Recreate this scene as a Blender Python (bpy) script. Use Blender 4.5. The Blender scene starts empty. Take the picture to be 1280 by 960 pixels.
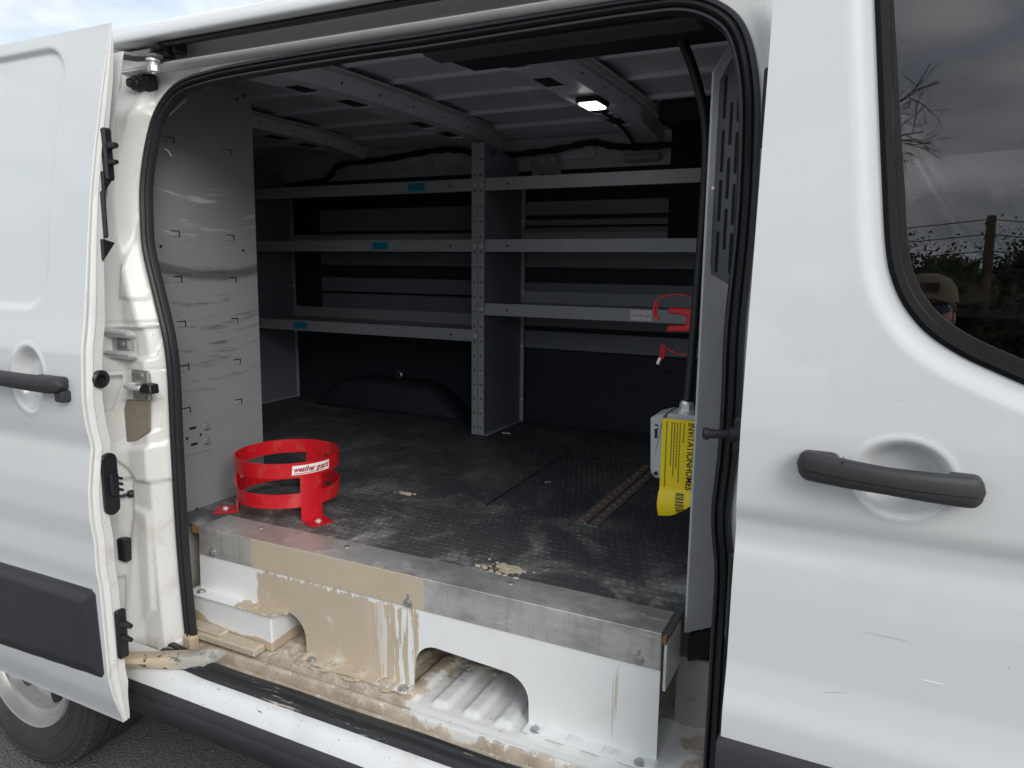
import bpy, bmesh, math, random
import numpy as np
from mathutils import Vector, Matrix
random.seed(7); np.random.seed(7)
R_ = math.radians
scene = bpy.context.scene
# ------------------------------------------------------------------ camera
FPX, CXP, CYP = 924.0, 640.0, 480.0            # focal length in pixels of the 1280 x 960 photograph
ax = np.array([1890., 170., -924.]); azv = np.array([50., -5600., -924.])
azv /= np.linalg.norm(azv); ax -= ax.dot(azv)*azv; ax /= np.linalg.norm(ax); ay = np.cross(azv, ax)
RW = np.array([ax, ay, azv])                    # camera (x right, y down, z forward) -> van axes
CAM = np.array([0., 0., 1.455])                 # X towards the van's front, Y into the van, Z up
cd = bpy.data.cameras.new('camera'); cam = bpy.data.objects.new('camera', cd)
scene.collection.objects.link(cam); scene.camera = cam
cd.sensor_width = 36; cd.lens = 36*FPX/1280; cd.clip_start = .02; cd.clip_end = 2000
rr, uu, ff = RW@np.array([1, 0, 0]), RW@np.array([0, -1, 0]), RW@np.array([0, 0, 1])
cam.matrix_world = Matrix(((rr[0], uu[0], -ff[0], CAM[0]), (rr[1], uu[1], -ff[1], CAM[1]),
                           (rr[2], uu[2], -ff[2], CAM[2]), (0, 0, 0, 1)))
# ------------------------------------------------------------------ sky, sun, exposure
SUN_EL, SUN_AZ = R_(31), R_(-36)                # direction towards the sun, measured from +X to +Y
w = bpy.data.worlds.new('World'); scene.world = w; w.use_nodes = True
nt = w.node_tree; nt.nodes.clear()
def N(nt, t, **k):
    n = nt.nodes.new(t)
    for a, b in k.items(): setattr(n, a, b)
    return n
out = N(nt, 'ShaderNodeOutputWorld'); bg = N(nt, 'ShaderNodeBackground'); bg.inputs[1].default_value = .15
sky = N(nt, 'ShaderNodeTexSky', sky_type='NISHITA', sun_disc=False)
sky.sun_elevation = SUN_EL; sky.sun_rotation = math.pi/2 - SUN_AZ
sky.air_density = 1.2; sky.dust_density = 1.5; sky.ozone_density = 1.0
tc = N(nt, 'ShaderNodeTexCoord'); mp = N(nt, 'ShaderNodeMapping'); mp.inputs['Scale'].default_value = (1, 1, 2.6)
n1 = N(nt, 'ShaderNodeTexNoise'); n1.inputs['Scale'].default_value = 3.4; n1.inputs['Detail'].default_value = 9; n1.inputs['Distortion'].default_value = .7
cr = N(nt, 'ShaderNodeValToRGB'); cr.color_ramp.elements[0].position = .24; cr.color_ramp.elements[1].position = .54
n2 = N(nt, 'ShaderNodeTexNoise'); n2.inputs['Scale'].default_value = 4.5; n2.inputs['Detail'].default_value = 6
cl = N(nt, 'ShaderNodeValToRGB'); cl.color_ramp.elements[0].color = (3.7, 4.1, 4.6, 1); cl.color_ramp.elements[1].color = (7.6, 7.7, 7.8, 1)
cl.color_ramp.elements[0].position = .35; cl.color_ramp.elements[1].position = .65
mx = N(nt, 'ShaderNodeMix', data_type='RGBA')
L = nt.links.new
L(tc.outputs['Generated'], mp.inputs[0]); L(mp.outputs[0], n1.inputs[0]); L(mp.outputs[0], n2.inputs[0])
L(n1.outputs[0], cr.inputs[0]); L(n2.outputs[0], cl.inputs[0]); L(cr.outputs[0], mx.inputs[0])
L(sky.outputs[0], mx.inputs[6]); L(cl.outputs[0], mx.inputs[7]); L(mx.outputs[2], bg.inputs[0]); L(bg.outputs[0], out.inputs[0])
sl = bpy.data.lights.new('sun', 'SUN'); sl.energy = 1.6; sl.angle = R_(30); sl.color = (1, .96, .9)
so = bpy.data.objects.new('sun', sl); scene.collection.objects.link(so)
sd = Vector((math.cos(SUN_EL)*math.cos(SUN_AZ), math.cos(SUN_EL)*math.sin(SUN_AZ), math.sin(SUN_EL)))
so.rotation_euler = sd.to_track_quat('Z', 'Y').to_euler(); so.location = (6, -8, 12)
vs = scene.view_settings; vs.view_transform = 'Standard'; vs.look = 'None'; vs.gamma = 1; vs.use_curve_mapping = False
vs.exposure = 0.22
scene.cycles.max_bounces = 10; scene.cycles.diffuse_bounces = 6; scene.cycles.transparent_max_bounces = 12
try:
    scene.cycles.use_denoising = True; scene.cycles.denoiser = 'OPENIMAGEDENOISE'
except Exception: pass

# ------------------------------------------------------------------ helpers
def ray(px, py): return RW@np.array([px-CXP, py-CYP, FPX])
def onY(px, py, Y): d = ray(px, py); return CAM + d*(Y/d[1])
def onZ(px, py, Z): d = ray(px, py); return CAM + d*((Z-CAM[2])/d[2])
def onX(px, py, X): d = ray(px, py); return CAM + d*(X/d[0])
def lerp(a, b, t): return a+(b-a)*t
def sstep(a, b, x):
    t = np.clip((x-a)/(b-a), 0, 1); return t*t*(3-2*t)
def polysd(pts, X, Y):                          # signed distance to a polygon, negative inside
    pts = np.asarray(pts, float); d = np.full(X.shape, 1e9); ins = np.zeros(X.shape, bool)
    for i in range(len(pts)):
        a = pts[i]; b = pts[i-1]; e = b-a; wx = X-a[0]; wy = Y-a[1]
        t = np.clip((wx*e[0]+wy*e[1])/max(e.dot(e), 1e-12), 0, 1)
        d = np.minimum(d, (wx-e[0]*t)**2+(wy-e[1]*t)**2)
        c = ((a[1] > Y) != (b[1] > Y)) & (X < (b[0]-a[0])*(Y-a[1])/((b[1]-a[1]) if b[1] != a[1] else 1e-9)+a[0])
        ins ^= c
    d = np.sqrt(d); return np.where(ins, -d, d)
def smooth_path(pts, n=8, closed=False):        # Catmull-Rom
    pts = [np.asarray(p, float) for p in pts]; out = []; m = len(pts)
    for i in range(m if closed else m-1):
        if closed: p = [pts[(i+k-1) % m] for k in range(4)]
        else: p = [pts[max(i-1, 0)], pts[i], pts[i+1], pts[min(i+2, m-1)]]
        for k in range(n):
            t = k/n
            out.append(.5*((2*p[1])+(-p[0]+p[2])*t+(2*p[0]-5*p[1]+4*p[2]-p[3])*t*t+(-p[0]+3*p[1]-3*p[2]+p[3])*t**3))
    if not closed: out.append(pts[-1])
    return out

class MB:
    def __init__(s): s.bm = bmesh.new()
    def box(s, x0, x1, y0, y1, z0, z1, bev=0, M=None, seg=1):
        c = Matrix.Translation(((x0+x1)/2, (y0+y1)/2, (z0+z1)/2)) @ Matrix.Diagonal((abs(x1-x0), abs(y1-y0), abs(z1-z0), 1))
        if M is not None: c = M @ c
        r = bmesh.ops.create_cube(s.bm, size=1, matrix=c)
        if bev: bmesh.ops.bevel(s.bm, geom=list({e for v in r['verts'] for e in v.link_edges}), offset=bev, segments=seg, affect='EDGES', profile=.5)
        return s
    def prism(s, pts, plane, d0, d1, bev=0):
        f = {'XZ': lambda a, b, d: (a, d, b), 'XY': lambda a, b, d: (a, b, d), 'YZ': lambda a, b, d: (d, a, b)}[plane]
        A = [s.bm.verts.new(f(a, b, d0)) for a, b in pts]; Bv = [s.bm.verts.new(f(a, b, d1)) for a, b in pts]
        n = len(pts); fs = [s.bm.faces.new(A), s.bm.faces.new(Bv[::-1])]
        for i in range(n): fs.append(s.bm.faces.new((A[i], Bv[i], Bv[(i+1) % n], A[(i+1) % n])))
        bmesh.ops.recalc_face_normals(s.bm, faces=fs)
        if bev: bmesh.ops.bevel(s.bm, geom=list({e for f_ in fs for e in f_.edges}), offset=bev, segments=1, affect='EDGES')
        return s
    def tube(s, path, r, n=8, closed=False, caps=True):
        path = [Vector(p) for p in path]; m = len(path); rings = []
        rs = r if hasattr(r, '__len__') else [r]*m
        up = None
        for i in range(m):
            a = path[(i-1) % m] if (closed or i > 0) else path[i]; b = path[(i+1) % m] if (closed or i < m-1) else path[i]
            t = (b-a).normalized()
            if up is None: up = Vector((0, 0, 1)) if abs(t.z) < .9 else Vector((1, 0, 0))
            u = (up-t*up.dot(t)).normalized(); v = t.cross(u); up = u
            rings.append([s.bm.verts.new(path[i]+(u*math.cos(2*math.pi*k/n)+v*math.sin(2*math.pi*k/n))*rs[i]) for k in range(n)])
        for i in range(m if closed else m-1):
            A, Bv = rings[i], rings[(i+1) % m]
            for k in range(n): s.bm.faces.new((A[k], A[(k+1) % n], Bv[(k+1) % n], Bv[k]))
        if caps and not closed: s.bm.faces.new(rings[0][::-1]); s.bm.faces.new(rings[-1])
        return s
    def cyl(s, p0, p1, r, n=16, r2=None): return s.tube([p0, p1], [r, r if r2 is None else r2], n)
    def sweep(s, path, nrm, bin_, prof, closed=False, pclosed=True, caps=True):   # prof (a,b): path + a*nrm + b*bin
        rings = []
        for p, a, b in zip(path, nrm, bin_):
            rings.append([s.bm.verts.new(Vector(p)+Vector(a)*u+Vector(b)*v) for u, v in prof])
        m, n = len(rings), len(prof); fs = []
        for i in range(m if closed else m-1):
            A, Bv = rings[i], rings[(i+1) % m]
            for k in range(n if pclosed else n-1): fs.append(s.bm.faces.new((A[k], A[(k+1) % n], Bv[(k+1) % n], Bv[k])))
        if caps and pclosed and not closed: fs += [s.bm.faces.new(rings[0][::-1]), s.bm.faces.new(rings[-1])]
        bmesh.ops.recalc_face_normals(s.bm, faces=fs)
        return s
    def extrude_x(s, prof, x0, x1, nx=1, closed=False):     # prof (y,z)
        return s.sweep([(lerp(x0, x1, i/nx), 0, 0) for i in range(nx+1)], [(0, 1, 0)]*(nx+1), [(0, 0, 1)]*(nx+1), prof, pclosed=closed)
    def revolve(s, prof, o, axis, n=32, a0=0, a1=2*math.pi):  # prof (r,h)
        axis = Vector(axis).normalized(); u = axis.orthogonal().normalized(); v = axis.cross(u); o = Vector(o)
        full = abs(a1-a0-2*math.pi) < 1e-6; m = n if full else n+1; rings = []
        for i in range(m):
            t = a0+(a1-a0)*i/n; d = u*math.cos(t)+v*math.sin(t)
            rings.append([s.bm.verts.new(o+d*r+axis*h) for r, h in prof])
        for i in range(n):
            A, Bv = rings[i], rings[(i+1) % m]
            for k in range(len(prof)-1): s.bm.faces.new((A[k], A[k+1], Bv[k+1], Bv[k]))
        bmesh.ops.remove_doubles(s.bm, verts=s.bm.verts[:], dist=1e-6)
        return s
    def grid(s, P, keep=None):                               # P (nu,nv,3)
        nu, nv = P.shape[:2]; V = [[None]*nv for _ in range(nu)]
        def g(i, j):
            if V[i][j] is None: V[i][j] = s.bm.verts.new(P[i, j])
            return V[i][j]
        for i in range(nu-1):
            for j in range(nv-1):
                if keep is None or keep[i, j]: s.bm.faces.new((g(i, j), g(i+1, j), g(i+1, j+1), g(i, j+1)))
        return s
    def ico(s, c, r, sub=2, sc=(1, 1, 1)):
        bmesh.ops.create_icosphere(s.bm, subdivisions=sub, radius=r, matrix=Matrix.Translation(c) @ Matrix.Diagonal((*sc, 1))); return s
    def hexbolt(s, c, d, r=.006, h=.005, washer=True):
        c = Vector(c); d = Vector(d).normalized()
        if washer: s.cyl(c, c+d*.0015, r*1.55, 14)
        s.cyl(c+d*.0012, c+d*(h+.0012), r, 6); return s
    def build(s, name, mat, parent=None, smooth=35):
        me = bpy.data.meshes.new(name)
        o = bpy.data.objects.new(name, me); scene.collection.objects.link(o)
        if parent is not None:
            o.parent = parent
            loc = ROOT.get(parent.name, Vector((0, 0, 0))); ROOT[o.name] = loc
            if loc.length: bmesh.ops.translate(s.bm, verts=s.bm.verts[:], vec=-loc)
        s.bm.to_mesh(me); s.bm.free()
        if mat is not None: me.materials.append(mat)
        if smooth:
            me.polygons.foreach_set('use_smooth', [True]*len(me.polygons)); me.set_sharp_from_angle(angle=R_(smooth))
        return o
ROOT = {}
def thing(name, label, cat, loc=(0, 0, 0), group=None):
    o = bpy.data.objects.new(name, None); scene.collection.objects.link(o); o.location = loc; o.empty_display_size = .1
    ROOT[o.name] = Vector(loc); tag(o, label, cat, group); return o
def tag(o, label=None, cat=None, group=None, kind=None):
    if label: o['label'] = label
    if cat: o['category'] = cat
    if group: o['group'] = group
    if kind: o['kind'] = kind
    return o
def copy_part(o, parent, loc):                               # a part that shares mesh data
    c = o.copy(); scene.collection.objects.link(c); c.parent = parent; c.location = loc; ROOT[c.name] = ROOT.get(parent.name, Vector()); return c
FONT = None
def text_mesh(txt, size, depth=.0004, shear=0, bold=0):
    cu = bpy.data.curves.new('lettering', 'FONT'); cu.body = txt; cu.size = size; cu.extrude = depth; cu.shear = shear; cu.offset = bold
    cu.align_x = 'CENTER'; cu.align_y = 'CENTER'; cu.resolution_u = 3
    o = bpy.data.objects.new('lettering', cu); scene.collection.objects.link(o)
    dg = bpy.context.evaluated_depsgraph_get(); dg.update(); me = bpy.data.meshes.new_from_object(o.evaluated_get(dg))
    bpy.data.objects.remove(o); bpy.data.curves.remove(cu); return me
def put_mesh(me, name, mat, parent, M):
    me.transform(M); loc = ROOT.get(parent.name, Vector((0, 0, 0))); me.transform(Matrix.Translation(-loc))
    me.materials.clear(); me.materials.append(mat)
    o = bpy.data.objects.new(name, me); scene.collection.objects.link(o); o.parent = parent; ROOT[o.name] = loc; return o

# ------------------------------------------------------------------ materials
def new_mat(name):
    m = bpy.data.materials.new(name); m.use_nodes = True; t = m.node_tree
    return m, t, t.nodes['Principled BSDF'], t.links.new
def math_(t, op, a, b=None, c=None, clamp=False):
    n = t.nodes.new('ShaderNodeMath'); n.operation = op; n.use_clamp = clamp
    for i, v in enumerate((a, b, c)):
        if v is None: continue
        if isinstance(v, (int, float)): n.inputs[i].default_value = v
        else: t.links.new(v, n.inputs[i])
    return n.outputs[0]
def noise(t, vec, scale, detail=4, rough=.55, dist=0):
    n = t.nodes.new('ShaderNodeTexNoise'); n.inputs['Scale'].default_value = scale; n.inputs['Detail'].default_value = detail
    n.inputs['Roughness'].default_value = rough; n.inputs['Distortion'].default_value = dist
    if vec is not None: t.links.new(vec, n.inputs['Vector'])
    return n.outputs[0]
def pos(t, sc=(1, 1, 1)):
    g = t.nodes.new('ShaderNodeNewGeometry')
    if sc == (1, 1, 1): return g.outputs['Position']
    m = t.nodes.new('ShaderNodeMapping'); m.inputs['Scale'].default_value = sc; t.links.new(g.outputs['Position'], m.inputs[0]); return m.outputs[0]
def xyz(t):
    s = t.nodes.new('ShaderNodeSeparateXYZ'); t.links.new(pos(t), s.inputs[0]); return s.outputs
def ramp(t, v, a, b):                                         # 0 below a, 1 above b
    n = t.nodes.new('ShaderNodeMapRange'); n.interpolation_type = 'SMOOTHSTEP'; n.inputs[1].default_value = a; n.inputs[2].default_value = b
    if a > b: n.inputs[1].default_value = b; n.inputs[2].default_value = a; n.inputs[3].default_value = 1; n.inputs[4].default_value = 0
    t.links.new(v, n.inputs[0]); return n.outputs[0]
def mixc(t, f, a, b):
    n = t.nodes.new('ShaderNodeMix'); n.data_type = 'RGBA'
    for i, v in ((0, f), (6, a), (7, b)):
        if isinstance(v, tuple): n.inputs[i].default_value = (*v, 1)
        elif isinstance(v, (int, float)): n.inputs[i].default_value = v
        else: t.links.new(v, n.inputs[i])
    return n.outputs[2]
def mixf(t, f, a, b): return math_(t, 'ADD', math_(t, 'MULTIPLY', math_(t, 'SUBTRACT', b, a) if not (isinstance(a, (int, float)) and isinstance(b, (int, float))) else (b-a), f), a)
def bump(t, b, h, strength=.3, dist=.002):
    n = t.nodes.new('ShaderNodeBump'); n.inputs['Strength'].default_value = strength; n.inputs['Distance'].default_value = dist
    t.links.new(h, n.inputs['Height']); t.links.new(n.outputs[0], b.inputs['Normal'])
def pbr(name, col, rough=.5, metal=0, var=.12, scale=8, bmp=0, bscale=300, spec=.5, coat=0, dirt=None, dscale=5, damt=.5, rvar=.1):
    m, t, b, L = new_mat(name); p = pos(t)
    nz = noise(t, p, scale, 6)
    c = mixc(t, nz, tuple(x*(1-var) for x in col), tuple(min(x*(1+var), .95) for x in col))
    if dirt:
        d = ramp(t, noise(t, p, dscale, 9, .65, .4), .52, .72); c = mixc(t, math_(t, 'MULTIPLY', d, damt), c, dirt)
    L(c, b.inputs['Base Color']); b.inputs['Metallic'].default_value = metal; b.inputs['Specular IOR Level'].default_value = spec
    L(math_(t, 'ADD', math_(t, 'MULTIPLY', noise(t, p, scale*2.3, 5), rvar*2), rough-rvar, clamp=True), b.inputs['Roughness'])
    if coat: b.inputs['Coat Weight'].default_value = coat; b.inputs['Coat Roughness'].default_value = .06
    if bmp: bump(t, b, noise(t, p, bscale, 4), bmp)
    return m
def flat(name, col, rough=.5, metal=0): return pbr(name, col, rough, metal, var=.04, rvar=.03)

def mat_paint():                                             # white van paint: orange peel, faint road film, specks
    m, t, b, L = new_mat('white paint'); p = pos(t)
    film = ramp(t, noise(t, p, 2.6, 3, .5), .30, .75)
    c = mixc(t, math_(t, 'MULTIPLY', film, .35), (.655, .68, .69), (.60, .61, .61))
    sp = ramp(t, noise(t, p, 210, 2, .5), .735, .76); big = ramp(t, noise(t, p, 6, 3), .5, .62)
    c = mixc(t, math_(t, 'MULTIPLY', math_(t, 'MULTIPLY', sp, big), .75), c, (.18, .17, .16))
    L(c, b.inputs['Base Color'])
    L(math_(t, 'ADD', math_(t, 'MULTIPLY', film, .14), .22), b.inputs['Roughness'])
    b.inputs['Coat Weight'].default_value = .8; b.inputs['Coat Roughness'].default_value = .05
    bump(t, b, noise(t, p, 300, 1), .004, .001); return m
def mat_jamb():                                              # inner paint with grime
    m, t, b, L = new_mat('jamb paint'); p = pos(t)
    g = ramp(t, noise(t, p, 9, 9, .68, .6), .50, .74); z = xyz(t)[2]
    low = ramp(t, z, 1.15, .45)
    k = math_(t, 'MULTIPLY', g, math_(t, 'ADD', math_(t, 'MULTIPLY', low, .45), .18))
    c = mixc(t, k, (.82, .83, .815), (.42, .37, .29))
    sp = ramp(t, noise(t, p, 160, 2), .70, .74)
    c = mixc(t, math_(t, 'MULTIPLY', sp, .5), c, (.2, .17, .13))
    L(c, b.inputs['Base Color']); b.inputs['Roughness'].default_value = .34
    b.inputs['Coat Weight'].default_value = .25; bump(t, b, noise(t, p, 60, 5), .05, .002); return m
def mat_sill():
    m, t, b, L = new_mat('chipped sill paint'); p = pos(t)
    c = mixc(t, math_(t, 'MULTIPLY', ramp(t, noise(t, p, 6, 8, .65), .45, .75), .4), (.77, .79, .80), (.52, .48, .41))
    ch = ramp(t, noise(t, pos(t, (22, 60, 60)), 1, 6, .75), .655, .665); ch2 = ramp(t, noise(t, p, 130, 3), .69, .71)
    c = mixc(t, math_(t, 'MAXIMUM', ch, math_(t, 'MULTIPLY', ch2, .7)), c, (.07, .065, .06))
    L(c, b.inputs['Base Color']); b.inputs['Roughness'].default_value = .4; return m
BEIGE = (.53, .445, .34)
def beige_mask(t, P, x0, x1, edge=.012, dripz=None):
    X, Y, Z = P
    wob = math_(t, 'MULTIPLY', math_(t, 'SUBTRACT', noise(t, pos(t), 26, 5), .5), edge*2)
    xx = math_(t, 'ADD', X, wob)
    return math_(t, 'MULTIPLY', ramp(t, xx, x0-.004, x0+.004), ramp(t, xx, x1+.004, x1-.004))
def mat_riser():                                             # white sheet half covered by dried beige paint with runs
    m, t, b, L = new_mat('riser paint'); P = xyz(t); X, Y, Z = P
    base = mixc(t, math_(t, 'MULTIPLY', ramp(t, noise(t, pos(t), 14, 7), .5, .75), .2), (.82, .84, .84), (.55, .52, .46))
    body = beige_mask(t, P, -1.452, -.932, .014)
    strk = noise(t, pos(t, (70, 1, 5)), 1, 4, .6)             # vertical runs
    topz = math_(t, 'ADD', .592, math_(t, 'MULTIPLY', noise(t, pos(t, (48, 1, 2)), 1, 6, .75), .080))
    below_top = ramp(t, math_(t, 'SUBTRACT', topz, math_(t, 'ADD', Z, .005)), -.002, .002)
    right = ramp(t, X, -1.10, -.98); left = ramp(t, X, -1.36, -1.44)
    runs = math_(t, 'MULTIPLY', ramp(t, strk, .52, .56), right)
    runs2 = math_(t, 'MULTIPLY', ramp(t, noise(t, pos(t, (90, 1, 14)), 1, 3), .60, .63), ramp(t, Z, .60, .52))
    mk = math_(t, 'MULTIPLY', body, below_top)
    mk = math_(t, 'MULTIPLY', mk, math_(t, 'SUBTRACT', 1, math_(t, 'MULTIPLY', runs, .95)))
    mk = math_(t, 'MULTIPLY', mk, math_(t, 'SUBTRACT', 1, math_(t, 'MULTIPLY', math_(t, 'MULTIPLY', runs2, left), .9)))
    worn = ramp(t, noise(t, pos(t, (4, 1, 4)), 2.2, 5), .60, .72)
    mk = math_(t, 'MULTIPLY', mk, math_(t, 'SUBTRACT', 1, math_(t, 'MULTIPLY', worn, .55)))
    # thin drips on the white right part
    dr = math_(t, 'MULTIPLY', ramp(t, noise(t, pos(t, (120, 1, 3)), 1, 2), .66, .68), math_(t, 'MULTIPLY', ramp(t, X, -.50, -.47), ramp(t, X, -.42, -.435)))
    mk = math_(t, 'MAXIMUM', mk, math_(t, 'MULTIPLY', dr, .7))
    bg_ = mixc(t, noise(t, pos(t), 7, 7, .6), tuple(x*.86 for x in BEIGE), tuple(x*1.1 for x in BEIGE))
    bg_ = mixc(t, math_(t, 'MULTIPLY', ramp(t, noise(t, pos(t), 90, 3), .66, .72), .6), bg_, (.28, .22, .15))
    L(mixc(t, mk, base, bg_), b.inputs['Base Color']); L(math_(t, 'ADD', math_(t, 'MULTIPLY', mk, .25), .36), b.inputs['Roughness'])
    bump(t, b, math_(t, 'ADD', mk, math_(t, 'MULTIPLY', noise(t, pos(t), 45, 5), .4)), .35, .0012); return m
def mat_alu():
    m, t, b, L = new_mat('scuffed aluminium'); P = xyz(t); X, Y, Z = P
    mk = math_(t, 'MULTIPLY', beige_mask(t, P, -1.465, -.914, .008), ramp(t, Y, 1.3858, 1.3852))
    dust = ramp(t, noise(t, pos(t, (1, 1, 1)), 7, 9, .7, .5), .48, .78)
    spk = ramp(t, noise(t, pos(t), 190, 3, .7), .62, .74)
    stv = noise(t, pos(t, (60, 60, 6)), 1, 5)
    wear = ramp(t, noise(t, pos(t, (2.2, 2.2, 5)), 1.6, 5, .6), .36, .62)
    al = mixc(t, wear, (.30, .305, .31), (.60, .595, .575)); al = mixc(t, math_(t, 'MULTIPLY', dust, .5), al, (.66, .65, .63))
    al = mixc(t, math_(t, 'MULTIPLY', spk, .7), al, (.82, .82, .80))
    al = mixc(t, math_(t, 'MULTIPLY', ramp(t, stv, .48, .66), .38), al, (.36, .33, .29))
    rubs = ramp(t, noise(t, pos(t, (6, 40, 40)), 1, 6, .7), .60, .70); al = mixc(t, math_(t, 'MULTIPLY', rubs, .6), al, (.84, .84, .83))
    bg_ = mixc(t, noise(t, pos(t), 9, 7, .6), tuple(x*.88 for x in BEIGE), tuple(x*1.08 for x in BEIGE))
    bg_ = mixc(t, math_(t, 'MULTIPLY', ramp(t, noise(t, pos(t), 80, 3), .66, .72), .6), bg_, (.28, .22, .15))
    L(mixc(t, mk, al, bg_), b.inputs['Base Color'])
    inv = math_(t, 'SUBTRACT', 1, mk)
    L(math_(t, 'MULTIPLY', inv, math_(t, 'SUBTRACT', .45, math_(t, 'MULTIPLY', dust, .4))), b.inputs['Metallic'])
    L(math_(t, 'ADD', math_(t, 'MULTIPLY', dust, .25), .36), b.inputs['Roughness'])
    bump(t, b, noise(t, pos(t), 240, 4), .12, .001); return m
def mat_step():                                              # step tray: beige on the left, chipped white to the right
    m, t, b, L = new_mat('painted step'); P = xyz(t); X, Y, Z = P
    wob = math_(t, 'MULTIPLY', math_(t, 'SUBTRACT', noise(t, pos(t), 11, 6, .6), .5), .34)
    xx = math_(t, 'ADD', X, wob)
    mk = math_(t, 'MAXIMUM', ramp(t, xx, -.90, -.93), ramp(t, xx, -.30, -.27))
    mk = math_(t, 'MAXIMUM', mk, ramp(t, math_(t, 'ADD', Y, math_(t, 'MULTIPLY', wob, .25)), 1.318, 1.312))
    chips = ramp(t, noise(t, pos(t), 46, 6, .68), .585, .615)
    mk = math_(t, 'MULTIPLY', mk, math_(t, 'SUBTRACT', 1, math_(t, 'MULTIPLY', chips, .8)))
    base = mixc(t, ramp(t, noise(t, pos(t), 34, 6, .7), .60, .70), (.74, .76, .75), (.50, .44, .35))
    base = mixc(t, ramp(t, noise(t, pos(t), 25, 4), .73, .745), base, (.05, .05, .05))
    bg_ = mixc(t, ramp(t, noise(t, pos(t), 16, 8, .7), .35, .7), (.60, .52, .42), (.38, .315, .24))
    L(mixc(t, mk, base, bg_), b.inputs['Base Color']); L(math_(t, 'ADD', math_(t, 'MULTIPLY', mk, .35), .35), b.inputs['Roughness'])
    bump(t, b, math_(t, 'ADD', mk, math_(t, 'MULTIPLY', noise(t, pos(t), 55, 6, .65), math_(t, 'ADD', mk, .25))), .45, .003); return m
def mat_mat():                                               # black rubber floor with dust
    m, t, b, L = new_mat('dusty black rubber'); P = xyz(t); X, Y, Z = P
    near = ramp(t, Y, 2.1, 1.45)
    d = ramp(t, noise(t, pos(t), 4.5, 10, .72, .6), .44, .74); fine = noise(t, pos(t), 45, 5, .7)
    k = math_(t, 'MULTIPLY', d, math_(t, 'ADD', math_(t, 'MULTIPLY', near, 1.1), .22)); k = math_(t, 'ADD', math_(t, 'MULTIPLY', k, math_(t, 'ADD', fine, .45)), math_(t, 'MULTIPLY', math_(t, 'MULTIPLY', near, fine), .2))
    spk = math_(t, 'MULTIPLY', ramp(t, noise(t, pos(t), 120, 2, .6), .70, .74), .5)
    c = mixc(t, k, (.046, .051, .057), (.36, .348, .33)); c = mixc(t, spk, c, (.36, .33, .29))
    L(c, b.inputs['Base Color']); L(math_(t, 'ADD', math_(t, 'MULTIPLY', d, .3), .45), b.inputs['Roughness'])
    bump(t, b, noise(t, pos(t, (30, 90, 30)), 3, 5, .6), .5, .003); return m
def mat_grey_panel():                                        # scuffed grey powder coat, arcs and horizontal rubs
    m, t, b, L = new_mat('scuffed grey steel'); P = xyz(t); X, Y, Z = P
    c = mixc(t, noise(t, pos(t), 5, 6), (.20, .216, .226), (.245, .258, .267))
    zc = math_(t, 'ADD', Z, math_(t, 'MULTIPLY', math_(t, 'POWER', math_(t, 'SUBTRACT', Y, 1.61), 2), -.62))   # sagging arcs
    cm = t.nodes.new('ShaderNodeCombineXYZ'); L(math_(t, 'MULTIPLY', Y, 4.5), cm.inputs[0]); L(math_(t, 'MULTIPLY', zc, 42), cm.inputs[2])
    st = noise(t, cm.outputs[0], 1.2, 6, .7)
    band = math_(t, 'MULTIPLY', ramp(t, zc, 1.02, 1.12), ramp(t, zc, 1.46, 1.40))
    c = mixc(t, math_(t, 'MULTIPLY', math_(t, 'MULTIPLY', ramp(t, st, .52, .68), band), .8), c, (.045, .045, .045))
    rub = math_(t, 'MULTIPLY', ramp(t, zc, 1.385, 1.402), ramp(t, zc, 1.432, 1.415))
    c = mixc(t, math_(t, 'MULTIPLY', math_(t, 'MULTIPLY', rub, math_(t, 'ADD', noise(t, cm.outputs[0], 2.0, 5), .3)), .95), c, (.06, .06, .06))
    lt = math_(t, 'MULTIPLY', ramp(t, noise(t, cm.outputs[0], .9, 5, .65), .54, .70), math_(t, 'MULTIPLY', ramp(t, zc, 1.44, 1.48), ramp(t, zc, 1.74, 1.6)))
    c = mixc(t, math_(t, 'MULTIPLY', lt, .6), c, (.62, .63, .63))
    sc = ramp(t, noise(t, pos(t, (20, 70, 25)), 1.5, 6, .8), .70, .76)
    c = mixc(t, math_(t, 'MULTIPLY', sc, .45), c, (.55, .55, .54))
    rust = math_(t, 'MULTIPLY', ramp(t, noise(t, pos(t), 40, 4), .66, .72), math_(t, 'MULTIPLY', band, ramp(t, Y, 1.56, 1.48)))
    c = mixc(t, rust, c, (.22, .10, .04))
    L(c, b.inputs['Base Color']); b.inputs['Roughness'].default_value = .42; bump(t, b, noise(t, pos(t, (1, 2, 5)), 1.4, 2), .16, .02); return m
def mat_asphalt():
    m, t, b, L = new_mat('asphalt'); p = pos(t)
    v = t.nodes.new('ShaderNodeTexVoronoi'); v.inputs['Scale'].default_value = 130; L(p, v.inputs['Vector'])
    s = ramp(t, noise(t, p, 170, 3, .7), .42, .78); big = noise(t, p, 1.4, 6)
    c = mixc(t, s, (.070, .070, .072), (.40, .39, .37)); c = mixc(t, math_(t, 'MULTIPLY', big, .5), c, (.11, .108, .104))
    L(c, b.inputs['Base Color']); b.inputs['Roughness'].default_value = .85
    bump(t, b, math_(t, 'ADD', v.outputs[0], noise(t, p, 90, 5, .7)), .8, .006); return m
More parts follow.
